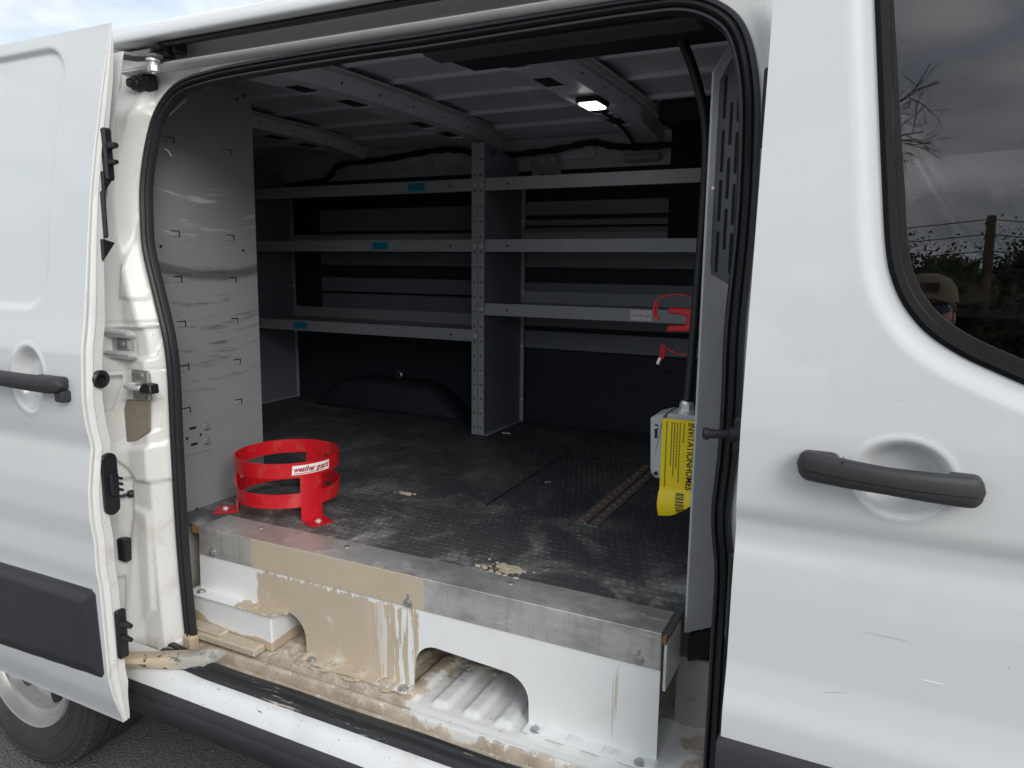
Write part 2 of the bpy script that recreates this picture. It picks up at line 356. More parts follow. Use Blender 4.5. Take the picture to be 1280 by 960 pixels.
def mat_glass(name, tint, coat=1.0):
    m, t, b, L = new_mat(name); t.nodes.remove(b)
    o = t.nodes['Material Output']; tr = t.nodes.new('ShaderNodeBsdfTransparent'); tr.inputs[0].default_value = (*tint, 1)
    gl = t.nodes.new('ShaderNodeBsdfGlossy'); gl.inputs['Roughness'].default_value = .0; gl.inputs[0].default_value = (1, 1, 1, 1)
    fr = t.nodes.new('ShaderNodeFresnel'); fr.inputs[0].default_value = 2.15
    ms = t.nodes.new('ShaderNodeMixShader'); L(fr.outputs[0], ms.inputs[0]); L(tr.outputs[0], ms.inputs[1]); L(gl.outputs[0], ms.inputs[2]); L(ms.outputs[0], o.inputs[0])
    return m
def mat_rubber_scuffed():
    m, t, b, L = new_mat('scuffed rubber strip')
    st = noise(t, pos(t, (9, 120, 120)), 1, 7, .72); k = math_(t, 'MULTIPLY', ramp(t, st, .60, .64), ramp(t, noise(t, pos(t), 5, 4), .42, .52))
    c = mixc(t, math_(t, 'MULTIPLY', k, .85), (.018, .019, .021), (.52, .47, .40))
    L(c, b.inputs['Base Color']); b.inputs['Roughness'].default_value = .5; bump(t, b, noise(t, pos(t), 60, 5), .3, .002); return m
def mat_arm():
    m, t, b, L = new_mat('beige splashed arm'); k = ramp(t, noise(t, pos(t), 34, 7, .7), .56, .60)
    zz = math_(t, 'MULTIPLY', k, ramp(t, xyz(t)[0], -1.66, -1.60))
    c = mixc(t, zz, (.60, .50, .37), (.03, .032, .036)); c = mixc(t, math_(t, 'MULTIPLY', ramp(t, xyz(t)[0], -1.56, -1.50), .7), c, (.36, .38, .38))
    L(c, b.inputs['Base Color']); b.inputs['Roughness'].default_value = .5; bump(t, b, noise(t, pos(t), 70, 5), .4, .003); return m
def emit(name, col, s):
    m, t, b, L = new_mat(name); b.inputs['Emission Color'].default_value = (*col, 1); b.inputs['Emission Strength'].default_value = s; b.inputs['Base Color'].default_value = (.9, .9, .9, 1); return m

def mat_boxm():
    m, t, b, L = new_mat('part splashed white box'); X, Y, Z = xyz(t); nz = noise(t, pos(t), 12, 5)
    k = ramp(t, math_(t, 'SUBTRACT', math_(t, 'ADD', Z, math_(t, 'MULTIPLY', math_(t, 'SUBTRACT', nz, .5), .03)), math_(t, 'MULTIPLY', ramp(t, X, -1.58, -1.66), .03)), .457, .453)
    c = mixc(t, k, (.76, .78, .785), (.50, .41, .30)); c = mixc(t, math_(t, 'MULTIPLY', ramp(t, noise(t, pos(t), 60, 5), .6, .7), .3), c, (.4, .34, .26))
    L(c, b.inputs['Base Color']); b.inputs['Roughness'].default_value = .4; bump(t, b, math_(t, 'ADD', k, noise(t, pos(t), 50, 4)), .3, .002); return m
BOXM = mat_boxm(); PAINT = mat_paint(); SILLP = mat_sill(); JAMB = mat_jamb(); RISER = mat_riser(); ALU = mat_alu(); STEP = mat_step(); MATM = mat_mat(); GREYP = mat_grey_panel(); ASPH = mat_asphalt()
RUB = pbr('black rubber', (.018, .019, .022), .48, var=.2, scale=30, bmp=.05, bscale=200)
CLAD = pbr('black moulded plastic', (.030, .032, .036), .55, var=.15, scale=10, bmp=.12, bscale=900)
HND = pbr('black grained plastic', (.028, .029, .031), .5, var=.15, scale=60, bmp=.25, bscale=1400)
BLK = pbr('black plastic', (.015, .016, .018), .42, var=.2, scale=20)
WSEAL = pbr('smooth black window rubber', (.008, .008, .009), .5, var=.1, scale=20, spec=.12, rvar=.04); STRIP = mat_rubber_scuffed(); ARM = mat_arm()
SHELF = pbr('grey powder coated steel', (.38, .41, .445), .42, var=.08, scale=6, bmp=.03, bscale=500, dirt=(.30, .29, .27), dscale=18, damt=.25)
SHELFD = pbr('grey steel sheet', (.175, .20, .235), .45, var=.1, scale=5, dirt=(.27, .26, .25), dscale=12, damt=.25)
WALL = pbr('black wall lining', (.020, .027, .038), .7, var=.2, scale=12, bmp=.25, bscale=260)
CEIL = pbr('bare white roof metal', (.76, .81, .87), .4, var=.06, scale=4, dirt=(.45, .43, .4), dscale=9, damt=.3)
SEALER = pbr('grey seam sealer', (.5, .5, .49), .6, bmp=.5, bscale=90)
PART = pbr('light grey partition steel', (.50, .52, .545), .42, var=.06, scale=5, bmp=.04, bscale=420, dirt=(.42, .4, .36), dscale=14, damt=.3)
CHROME = pbr('bright metal', (.74, .75, .76), .32, .45, var=.1, scale=30)
ZINC = pbr('zinc plated steel', (.45, .46, .46), .42, .7, var=.15, scale=40, dirt=(.3, .26, .2), dscale=40, damt=.4)
DGREY = pbr('dark grey bracket', (.12, .12, .125), .5, .2, var=.15, scale=20)
RED = pbr('red gloss powder coat', (.56, .008, .016), .36, var=.10, scale=12, coat=.3, dirt=(.30, .16, .13), dscale=24, damt=.32, rvar=.14)
REDW = flat('red plastic sleeve', (.60, .012, .025), .45)
YEL = pbr('yellow tag card', (.86, .66, .006), .45, var=.05, scale=12)
INK = flat('black ink', (.02, .02, .02), .6)
WHITE = flat('white label', (.85, .85, .84), .5); BLUE = flat('blue masking tape', (.01, .34, .58), .6)
BOXG = pbr('grey enclosure plastic', (.45, .47, .49), .45, var=.04, scale=8)
DUST = pbr('tan dust caked recess', (.30, .265, .215), .85, var=.25, scale=60, bmp=.4, bscale=300)
MUD = pbr('dry beige crumbs', (.52, .445, .345), .9, var=.3, scale=60, bmp=.5, bscale=200)
FOAM = pbr('black foam trim', (.012, .016, .024), .85, var=.2, scale=60, bmp=.4, bscale=500)
CREAM = flat('cream trim', (.62, .61, .57), .5)
TYRE = pbr('tyre rubber', (.035, .035, .036), .7, var=.25, scale=20, bmp=.15, bscale=200, dirt=(.10, .09, .08), dscale=8, damt=.5)
RIM = pbr('grey steel wheel', (.56, .56, .55), .34, .55, var=.12, scale=10, dirt=(.10, .085, .07), dscale=9, damt=.7)
GLASS = mat_glass('tinted window glass', (.26, .26, .275)); GLASS2 = mat_glass('far window glass', (.52, .44, .48))
SEATM = pbr('dark grey seat cloth', (.05, .05, .055), .9, bmp=.3, bscale=400)
BARK = pbr('bark', (.10, .075, .055), .9, bmp=.6, bscale=40); LEAF = pbr('leaves', (.045, .075, .025), .7, var=.5, scale=1.5)
WOOD = pbr('weathered pole wood', (.17, .13, .095), .85, bmp=.4, bscale=60)
GRASS = pbr('dry grass', (.10, .11, .045), .9, var=.4, scale=3, bmp=.6, bscale=30)
SKIN = pbr('skin', (.50, .28, .19), .5, var=.06); CAP = pbr('tan cap cloth', (.30, .235, .16), .9, bmp=.4, bscale=700)
SHIRT = pbr('grey shirt cloth', (.10, .105, .12), .9, bmp=.3, bscale=500); JEANS = pbr('dark trousers', (.05, .055, .075), .9); LENS = flat('blue mirror lens', (.02, .08, .18), .08)
GZ = -.117
# ------------------------------------------------------------------ ground
g = MB(); g.box(-60, 60, -18, 40, GZ-.2, GZ); tag(g.build('car_park', ASPH), kind='structure')
g = MB(); g.box(-600, 600, -600, 600, GZ-.6, GZ-.03); tag(g.build('ground', GRASS), kind='structure')
# ------------------------------------------------------------------ the van
van = thing('cargo_van', 'white cargo van with its side door slid open and shelving inside', 'van', (-1.0, 2.22, GZ))
def tum(z): return .058*np.clip((z-1.25)/.65, 0, 1.2)**1.5
def Ys(z): return 1.300 + tum(z)
def on_frame(px, py, off=0.):
    Y = 1.3
    for _ in range(8): p = onY(px, py, Y); Y = float(Ys(p[2]))+off
    return onY(px, py, Y)
seal_px = [(241, 806), (237, 770), (229, 680), (222, 560), (218, 470), (212, 420), (200, 368), (187, 312), (184, 270), (184, 228), (191, 178), (203, 140), (226, 112), (262, 98),
           (320, 86), (430, 68), (540, 52), (720, 23), (800, 11), (858, 6), (900, 20), (923, 48), (935, 105), (936, 180), (930, 290), (918, 410), (914, 500), (909, 570), (901, 645), (905, 715), (900, 800), (894, 900), (888, 985), (885, 1020)]
seal_pts = smooth_path([on_frame(*p) for p in seal_px], 6)
seal_poly = [(p[0], p[2]) for p in seal_pts]; cut_poly = seal_poly + [(seal_poly[-1][0], .2), (seal_poly[0][0], .2)]
# frame round the door opening: a pressed sheet with swages (height field), open inside the seal
xs = np.concatenate([np.arange(-1.84, -1.40, .004), np.arange(-1.40, -.36, .012), np.arange(-.36, -.06, .006)])
zs = np.arange(.40, 1.935, .0045)
XX, ZZ = np.meshgrid(xs, zs, indexing='ij')
d = polysd(cut_poly, XX, ZZ)                                  # distance outside the seal line
YY = Ys(ZZ)+.004
YY = YY - .045*sstep(.025, .062, d)*(1-sstep(1.80, 1.90, ZZ))
YY = YY - .05*sstep(-1.74, -1.82, XX)
def fp(pts, Y=1.27): return [(onY(x, y, Y)[0], onY(x, y, Y)[2]) for x, y in pts]
def feature(pts, depth, soft=.006, Y=1.265):                  # + depth = pressed into the van
    global YY
    YY = YY + depth*sstep(soft, -soft, polysd(fp(pts, Y), XX, ZZ))
feature([(150, 158), (176, 160), (172, 375), (152, 372)], -.006)          # raised flat
feature([(136, 80), (205, 78), (214, 120), (186, 150), (150, 130)], .022, .012)   # bowl of the upper rubber stop
feature([(132, 402), (212, 402), (212, 408), (132, 408)], .004, .003)
feature([(130, 410), (188, 410), (186, 448), (130, 448)], .018, .006)     # track end recess
feature([(130, 462), (215, 462), (215, 464), (130, 464)], .003, .002)
feature([(136, 470), (156, 470), (152, 508), (136, 520)], .02, .006)
feature([(143, 556), (158, 500), (192, 500), (192, 538), (172, 550)], .008, .003)
feature([(152, 560), (201, 556), (206, 604), (176, 600)], -.012, .008)    # pressed bulge
feature([(146, 600), (168, 596), (170, 640), (168, 700), (150, 690)], .012, .008)
feature([(172, 632), (190, 640), (196, 760), (172, 790)], -.008, .010)
feature([(152, 715), (168, 715), (174, 820), (152, 820)], .012, .006)
feature([(172, 816), (240, 800), (240, 812), (172, 830)], -.006, .004)
P = np.stack([XX, YY, ZZ], -1)
dc = .25*(d[:-1, :-1]+d[1:, :-1]+d[:-1, 1:]+d[1:, 1:])
keep = (dc > .004)
b = MB(); b.grid(P, keep); frame = b.build('door_frame', JAMB, van)
# header: roof edge, dark track channel, lip
b = MB(); b.extrude_x([(1.45, 2.058), (1.38, 2.043), (1.335, 2.028), (1.305, 2.010), (1.288, 1.992), (1.283, 1.978), (1.287, 1.971), (1.305, 1.970)], -4.4, .75, 1)
b.build('roof_edge', PAINT, van, 60)
b = MB(); b.extrude_x([(1.305, 1.970), (1.33, 1.974), (1.385, 1.985), (1.40, 1.983), (1.402, 1.948), (1.398, 1.940), (1.345, 1.930), (1.337, 1.932), (1.333, 1.928), (1.338, 1.922), (1.362, 1.918)], -1.80, -.10, 1)
b.build('door_track', JAMB, van, 50)
b = MB(); b.extrude_x([(1.312, 1.9685), (1.380, 1.982)], -1.62, -.12); b.extrude_x([(1.312, 1.9665), (1.380, 1.980)], -1.62, -.12)
b.tube([(-1.60, 1.318, 1.966), (-.12, 1.318, 1.966)], .0055, 6); b.build('track_seal', RUB, van)
# roof skin and far side, built so the place holds together from the side as well
b = MB(); b.extrude_x([(1.45, 2.058), (1.6, 2.075), (1.9, 2.092), (2.22, 2.098), (2.55, 2.092), (2.85, 2.075), (3.0, 2.058), (3.10, 2.03), (3.15, 1.99), (3.20, 1.85), (3.235, 1.6), (3.25, 1.25), (3.25, .9), (3.24, .3)], -4.4, -.30)
b.build('roof_panel', PAINT, van, 60)
b = MB(); b.extrude_x([(1.45, 2.058), (1.6, 2.075), (1.9, 2.092), (2.22, 2.098), (2.55, 2.092), (2.85, 2.075), (3.0, 2.058), (3.10, 2.03), (3.15, 1.99), (3.165, 1.93)], -.298, .75)
b.build('cab_roof', PAINT, van, 60)
# quarter panel behind the slid door
b = MB(); zq = np.linspace(.34, 1.972, 60); xq = np.array([-4.4, -2.75, -1.82])
prof_z = [.328, .398, .451, .691, .732, .80, .857, .927, .991, 1.027, 1.076, 1.137, 1.248, 1.319, 1.39, 1.495, 1.60, 1.705, 1.846, 1.975, 2.02]
prof_y = [1.068, 1.047, 1.038, 1.036, 1.031, 1.033, 1.027, 1.029, 1.039, 1.046, 1.037, 1.033, 1.041, 1.054, 1.064, 1.078, 1.093, 1.113, 1.144, 1.175, 1.19]
_zf = np.linspace(.30, 2.0, 341); _yf = np.interp(_zf, prof_z, prof_y); _k = np.array([1, 2, 3, 4, 3, 2, 1.]); _k /= _k.sum()
_yf = np.convolve(np.pad(_yf, 3, 'edge'), _k, 'valid')
def ydoor(z): return np.interp(z, _zf, _yf)
Pq = np.zeros((3, 60, 3))
for i, x in enumerate(xq):
    Pq[i, :, 0] = x; Pq[i, :, 1] = ydoor(zq)+.14; Pq[i, :, 2] = zq
keepq = np.ones((2, 59), bool); keepq[0, :12] = False; keepq[1, :8] = False
b.grid(Pq, keepq); b.box(-1.86, -1.815, 1.2, 1.33, .36, .41); b.build('quarter_panel', PAINT, van, 60)
# wheel arch liner
b = MB(); b.grid(np.array([[(-2.275+.43*math.cos(a), y, .228+.43*math.sin(a)) for y in (1.23, 1.55)] for a in np.linspace(R_(-8), R_(188), 30)])); b.box(-2.75, -1.80, 1.56, 1.565, .20, .72); b.build('wheel_arch_liner', BLK, van)

b = MB(); b.box(-1.86, -1.668, 1.335, 1.345, 1.922, 1.968); b.box(-1.86, -1.78, 1.25, 1.335, 1.80, 1.972); b.build('frame_corner', JAMB, van)
# ---- rubber door seal: ribbed profile swept along the opening
pts = seal_pts; nr = []
for i in range(len(pts)):
    a = np.array(pts[max(i-1, 0)]); c = np.array(pts[min(i+1, len(pts)-1)]); tg = c-a
    n_ = np.array([tg[2], 0, -tg[0]]); n_ /= np.linalg.norm(n_)
    nr.append(n_)                                            # points into the opening
if nr[len(nr)//2][2] > 0: nr = [-n_ for n_ in nr]
prof = [(-.020, .006), (-.022, -.004), (-.018, -.011), (-.012, -.012), (-.0085, -.006), (-.005, -.014), (.0005, -.018), (.0045, -.012), (.007, -.006), (.0105, -.014), (.015, -.014), (.019, -.006), (.020, .006)]
prof = [(u*.86, v*.92) for u, v in prof]
b = MB(); b.sweep(pts, nr, [(0, 1, 0)]*len(pts), prof); seal = b.build('door_seal', RUB, van, 50)
# small paint-splashed end of the seal
b = MB(); e_ = pts[:2]; p0 = np.array(pts[0]); b.box(p0[0]-.021, p0[0]+.019, p0[1]-.019, p0[1]+.012, p0[2]-.03, p0[2]+.035, .008); tag(b.build('seal_end', flat('beige splashed rubber', (.52, .43, .31), .6), seal), 'beige paint splashed end of the rubber seal')

# ---- fittings on the rear jamb
def fy(px, py, off=0.): return on_frame(px, py, -.045+off)
def at_frame(x, z): return float(YY[np.abs(xs-x).argmin(), np.abs(zs-z).argmin()])
def jp(px, py, off=0.):                                       # point lying on the pressed jamb
    Y = 1.26
    for _ in range(10):
        p = onY(px, py, Y); Y = at_frame(p[0], p[2])
    return np.array(onY(px, py, Y+off))
c = jp(182, 105)
b = MB(); b.revolve([(0, -.045), (.010, -.045), (.012, -.040), (.011, -.036), (.017, -.033), (.019, -.026), (.0165, -.022), (.021, -.018), (.021, -.006), (.025, -.003), (.025, .02)], c, (.25, 1, .1), 20); b.build('rubber_stop', RUB, frame)
c = jp(165, 617)
b = MB(); b.revolve([(0, -.032), (.004, -.032), (.0045, -.012), (.009, -.009), (.0105, -.004), (.010, .004)], c, (.5, 1, .1), 14); b.build('rubber_plug', RUB, frame)
c = jp(160, 685)
b = MB(); b.box(c[0]-.016, c[0]+.016, c[1]-.022, c[1]+.004, c[2]-.032, c[2]+.032, .004); b.build('stop_block', BLK, frame)
# track end: two rails and a screwed block
b = MB(); q0, q1 = jp(130, 420), jp(174, 420); zt = q1[2]; yb_ = q1[1]-.030
xr = q1[0]+.018
for dz, r in ((.006, .011), (-.048, .011)):
    b.tube([(xr-.20, yb_, zt+dz), (xr-.012, yb_, zt+dz), (xr, yb_+.006, zt+dz)], [r, r, r*.6], 10)
b.box(xr-.20, xr-.006, yb_+.004, yb_+.012, zt-.048, zt+.006); rail = b.build('centre_track_end', CHROME, frame)
b = MB(); b.box(xr-.066, xr-.020, yb_-.002, yb_+.008, zt-.034, zt-.006, .003); b.cyl((xr-.042, yb_-.001, zt-.02), (xr-.042, yb_-.006, zt-.02), .0075, 14); b.cyl((xr-.042, yb_-.0055, zt-.02), (xr-.042, yb_-.0075, zt-.02), .004, 6); b.build('screw_block', ZINC, rail)
# striker plate, chrome loop, rubber wedge
c = jp(177, 482); 
b = MB(); b.box(c[0]-.033, c[0]+.036, c[1]-.006, c[1]+.004, c[2]-.040, c[2]+.040, .006); sp = b.build('striker_plate', ZINC, frame)
for dz in (.026, -.026):
    b = MB(); b.cyl((c[0]+.006, c[1]-.0055, c[2]+dz), (c[0]+.006, c[1]-.009, c[2]+dz), .010, 14); b.cyl((c[0]+.006, c[1]-.0088, c[2]+dz), (c[0]+.006, c[1]-.011, c[2]+dz), .0055, 6); b.build('screw', ZINC, sp)
b = MB(); b.tube(smooth_path([(c[0]-.022, c[1]+.0, c[2]+.002), (c[0]-.022, c[1]-.024, c[2]+.002), (c[0]-.012, c[1]-.034, c[2]+.001), (c[0]+.02, c[1]-.034, c[2]), (c[0]+.034, c[1]-.026, c[2]), (c[0]+.034, c[1]+.002, c[2])], 5), .0065, 10); b.build('striker_loop', CHROME, sp)
b = MB(); b.prism([(c[0]+.030, c[2]-.002), (c[0]+.046, c[2]+.014), (c[0]+.074, c[2]+.012), (c[0]+.076, c[2]-.012), (c[0]+.036, c[2]-.013)], 'XZ', c[1]-.034, c[1]-.006, .003); b.build('rubber_wedge', BLK, sp)
# dust caked recess panel under the striker
b = MB(); pl = [jp(*q) for q in ((145, 556), (158, 500), (191, 500), (191, 537), (172, 550))]
ym = min(p[1] for p in pl)-.0012
b.prism([(p[0], p[2]) for p in pl], 'XZ', ym, ym+.004, .0008); tag(b.build('recess_panel', DUST, frame), 'tan dust caked recess below the striker')
# upper roller arm of the sliding door and its roller
# ---- step well
ys = np.concatenate([np.arange(1.150, 1.345, .002), np.arange(1.34, 1.80, .006)])
xst = np.arange(-1.74, -.08, .006)
XS, YS_ = np.meshgrid(xst, ys, indexing='ij')
pr_y = [1.150, 1.158, 1.168, 1.180, 1.195, 1.240, 1.250, 1.254, 1.270, 1.274, 1.279, 1.287, 1.290, 1.300, 1.303, 1.309, 1.318, 1.321, 1.330, 1.334, 1.36, 1.62, 1.70, 1.80]
pr_z = [.376, .398, .411, .417, .418, .414, .388, .362, .362, .372, .400, .402, .376, .375, .384, .413, .415, .396, .396, .421, .423, .423, .425, .425]
ZS = np.interp(YS_, pr_y, pr_z)
tray = sstep(1.333, 1.345, YS_)
for xc in np.arange(-1.60, -.12, .083):
    ZS += .009*tray*sstep(.024, .016, np.abs(XS-xc))*sstep(1.345, 1.365, YS_)*sstep(1.56, 1.54, YS_)
lump = sum(np.sin(XS*fx+ph)*np.sin(YS_*fy_+ph*1.7) for fx, fy_, ph in ((41, 130, .3), (97, 210, 1.1), (173, 90, 2.3), (263, 330, .7)))
ZS += .0009*lump*sstep(-.93, -1.0, XS)*sstep(1.325, 1.345, YS_)+.0002*lump+.001*tray*(np.random.rand(*XS.shape)-.5)
b = MB(); b.grid(np.stack([XS, YS_, ZS], -1)); step = b.build('step_well', STEP, van, 60)
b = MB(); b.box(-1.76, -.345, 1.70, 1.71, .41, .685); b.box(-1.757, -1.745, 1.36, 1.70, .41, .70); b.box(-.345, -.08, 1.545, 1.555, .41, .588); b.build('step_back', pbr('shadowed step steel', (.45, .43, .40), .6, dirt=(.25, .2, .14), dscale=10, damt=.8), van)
# outer sill, black trim under it
b = MB()
b.extrude_x([(1.1495, .377), (1.1575, .3988), (1.1678, .4118), (1.180, .4178), (1.195, .4188), (1.235, .4152)], -1.80, -.08); sill = b.build('outer_sill', SILLP, van, 60)
b = MB(); b.extrude_x([(1.160, .380), (1.148, .374), (1.142, .362), (1.140, .352), (1.146, .346), (1.143, .338), (1.140, .328), (1.150, .300), (1.175, .262), (1.21, .24), (1.26, .232)], -1.86, .8); b.build('sill_trim', CLAD, van, 40)
b = MB(); prs = [(1.243, .408), (1.244, .424), (1.239, .432), (1.231, .436), (1.220, .437), (1.214, .431), (1.210, .4305), (1.204, .434), (1.195, .432), (1.189, .425), (1.186, .410)]
nx = 60; path = [(lerp(-1.62, -.12, i/nx), .012*max(0, 1-((i/nx)/.12)) , 0.0012*math.sin(i*.45)+.010*max(0, 1-((i/nx)/.08))) for i in range(nx+1)]
b.sweep(path, [(0, 1, 0)]*(nx+1), [(0, 0, 1)]*(nx+1), prs); b.build('sill_seal', STRIP, van, 50)
# ---- riser sheet with two cut-outs
def arc(cx_, cz_, r, a0, a1, n=8): return [(cx_+r*math.cos(R_(lerp(a0, a1, i/n))), cz_+r*math.sin(R_(lerp(a0, a1, i/n)))) for i in range(n+1)]
pl = [(-1.664, .704), (-1.672, .531)] + [(-1.372, .531)] + arc(-1.352, .466, .066, 90, 0) + [(-1.286, .424), (-.946, .424), (-.944, .48)] + arc(-.884, .488, .058, 180, 90) + arc(-.698, .476, .060, 90, 0) + [(-.637, .424), (-.343, .424), (-.343, .704)]
b = MB(); b.prism(pl, 'XZ', 1.387, 1.3895); riser = b.build('step_riser', RISER, van, 30)
for x0, x1, y0, z0 in ((-1.672, -1.36, 1.345, .5295), (-1.285, -.947, 1.352, .4265), (-.637, -.343, 1.352, .4265)):
    b = MB(); b.box(x0, x1, y0, 1.3869, z0, z0+.003); b.build('riser_foot', RISER, riser)
for x, y, z, dv in ((-1.645, 1.366, .5325, (0, 0, 1)), (-.61, 1.366, .4292, (0, 0, 1)), (-.372, 1.366, .4292, (0, 0, 1)), (-1.25, 1.366, .4292, (0, 0, 1)), (-.965, 1.366, .4292, (0, 0, 1))):
    b = MB(); b.hexbolt((x, y, z), dv, .0085, .006); b.build('bolt', ZINC, riser)
# box of the sill beneath the left foot, with beige ledge
b = MB(); b.box(-1.70, -1.372, 1.352, 1.48, .425, .527, .004); tag(b.build('sill_box', BOXM, van), 'white box section under the left end of the riser')
b = MB(); b.box(-1.665, -1.395, 1.31, 1.351, .425, .447, .004); b.box(-1.655, -1.525, 1.316, 1.3515, .446, .456, .003); tag(b.build('step_ledge', MUD, van), 'beige paint covered ledge')
# dried crust on the foot
b = MB()
for i in range(70):
    x = random.uniform(-1.50, -1.345); y = random.uniform(1.346, 1.384); b.ico((x, y, .533), random.uniform(.003, .011), 1, (1.4, 1.0, .28))
for i in range(90):
    x = random.uniform(-1.29, -.93); y = random.uniform(1.34, 1.372); b.ico((x, y, .427), random.uniform(.002, .008), 1, (1.6, 1, .3))
for i in range(60):
    x = random.uniform(-.93, -.72); y = random.uniform(1.52, 1.66); b.ico((x, y, .43), random.uniform(.004, .014), 1, (1.6, 1, .4))
tag(b.build('paint_crust', MUD, riser), kind='stuff')
# ---- aluminium threshold angle
b = MB(); b.prism([(1.384, .716), (1.384, .634), (1.3868, .634), (1.3868, .7135), (1.492, .7135), (1.492, .716)], 'YZ', -1.663, -.343, .0012); thr = b.build('threshold_angle', ALU, van, 30)
for x, z in ((-1.612, .648), (-.958, .645), (-.388, .648)):
    b = MB(); b.hexbolt((x, 1.384, z), (0, -1, 0), .0078, .006); b.box(x-.003, x+.003, 1.3825, 1.3842, z+.008, z+.024, .0008); b.build('bolt', ZINC, thr)
for x in (-1.50, -1.2, -.72, -.40):
    b = MB(); b.cyl((x, 1.458, .716), (x, 1.458, .7178), .008, 14); b.build('rivet', ZINC, thr)
# ply edge under the mat at the right end
b = MB(); b.box(-1.70, -.335, 1.392, 3.09, .690, .7085); b.build('plywood_floor', pbr('plywood edge', (.30, .18, .09), .8, var=.3, scale=40), van)
b = MB(); b.box(-.3395, -.333, 1.395, 1.52, .585, .688, .001); b.build('floor_edge_member', JAMB, van)
# ---- floor mat, with raised coins
b = MB(); b.box(-4.3, -.328, 1.40, 3.10, .7092, .7130); floor = b.build('floor_mat', MATM, van)
b = MB(); k = 0
for i in range(140):
    for j in range(62):
        x = -3.0+i*.028*(.70)+(.0098 if j % 2 else 0); y = 1.50+j*.0255
        if x > -.34 or y > 3.08: continue
        if random.random() < .10: continue
        x += random.uniform(-.0015, .0015); y += random.uniform(-.0015, .0015)
        n_ = 8; r1, r2, h = .0075, .0058, random.uniform(.0006, .0016)
        a = [b.bm.verts.new((x+r1*math.cos(2*math.pi*q/n_), y+r1*math.sin(2*math.pi*q/n_), .7129)) for q in range(n_)]
        c2 = [b.bm.verts.new((x+r2*math.cos(2*math.pi*q/n_), y+r2*math.sin(2*math.pi*q/n_), .7130+h)) for q in range(n_)]
        for q in range(n_): b.bm.faces.new((a[q], a[(q+1) % n_], c2[(q+1) % n_], c2[q]))
        b.bm.faces.new(c2)
tag(b.build('floor_studs', MATM, floor, 20), kind='stuff')
b = MB(); p0, p1 = onZ(607, 632, .714), onZ(716, 562, .714)
b.prism([(p0[0]-.003, p0[1]), (p0[0]+.003, p0[1]), (p1[0]+.003, p1[1]), (p1[0]-.003, p1[1])], 'XY', .7131, .7145); b.build('mat_seam', BLK, floor)
hinge = thing('piano_hinge', 'long rusty piano hinge strip riveted across the black floor mat', 'hinge', (-.705, 2.23, .713))
RUST = pbr('dull rusty steel', (.21, .17, .145), .6, .3, var=.35, scale=30, dirt=(.25, .16, .1), dscale=20, damt=.5)
for s_ in (-1, 1):
    b = MB(); xa = -.706+s_*.020; b.box(xa-.0165, xa+.0165, 1.905, 2.62, .7132, .7165, .0008); lf = b.build('leaf', RUST, hinge)
    for i in range(14):
        b = MB(); yv = 1.935+i*.05+(.025 if s_ > 0 else 0); b.revolve([(0, .0045), (.004, .004), (.0075, .0015), (.008, 0)], (xa, min(yv, 2.6), .7165), (0, 0, 1), 10); b.build('rivet', RUST, lf)
b = MB(); b.tube([(-.706, 1.905, .7185), (-.706, 2.62, .7185)], .005, 8); b.build('pin', RUST, hinge)
# ---- cargo interior: far wall, rear, ceiling
b = MB(); b.box(-4.3, -.30, 3.125, 3.135, .70, 1.875); wall = b.build('far_wall_lining', WALL, van)
for x, z in ((-1.15, 1.03), (-1.15, .84), (-.80, 1.0), (-.75, .86), (-1.35, 1.93-.1)):
    b = MB(); b.revolve([(0, .006), (.008, .004), (.011, 0)], (x, 3.125, z), (0, -1, 0), 12); b.build('trim_button', BLK, wall)
b = MB(); b.box(-4.3, -4.29, 1.4, 3.13, .6, 2.05); b.build('rear_lining', WALL, van)
b = MB(); b.box(-4.3, -1.84, 1.395, 1.40, .6, 2.0); b.build('near_wall_lining', WALL, van)
b = MB(); b.extrude_x([(3.124, 1.86), (3.118, 1.93), (3.09, 1.965), (3.04, 1.985)], -4.3, -.8); cant = b.build('cant_rail', CEIL, van)
for xa, xb in ((-2.62, -2.35), (-2.28, -2.06), (-1.96, -1.80), (-1.40, -1.15)):
    b = MB(); b.prism([(xa, 1.895), (xb, 1.90), (xb, 1.935), (xb-.03, 1.955), (xa+.03, 1.95), (xa, 1.935)], 'XZ', 3.102, 3.116, .003); b.build('pressed_bracket', CEIL, cant)
yc = np.concatenate([np.linspace(1.40, 3.09, 420)]); xc_ = np.linspace(-4.3, -.30, 20)
XC, YC = np.meshgrid(xc_, yc, indexing='ij')
ZC = np.interp(YC, [1.40, 1.55, 1.9, 2.22, 2.6, 2.9, 3.09], [1.995, 2.028, 2.052, 2.058, 2.052, 2.030, 1.985])
for yr in (1.66, 1.92, 2.18, 2.44, 2.70, 2.92):
    ZC -= .013*sstep(.014, .006, np.abs(YC-yr))
b = MB(); b.grid(np.stack([XC, YC, ZC], -1)); b.build('ceiling_panel', CEIL, van, 60)
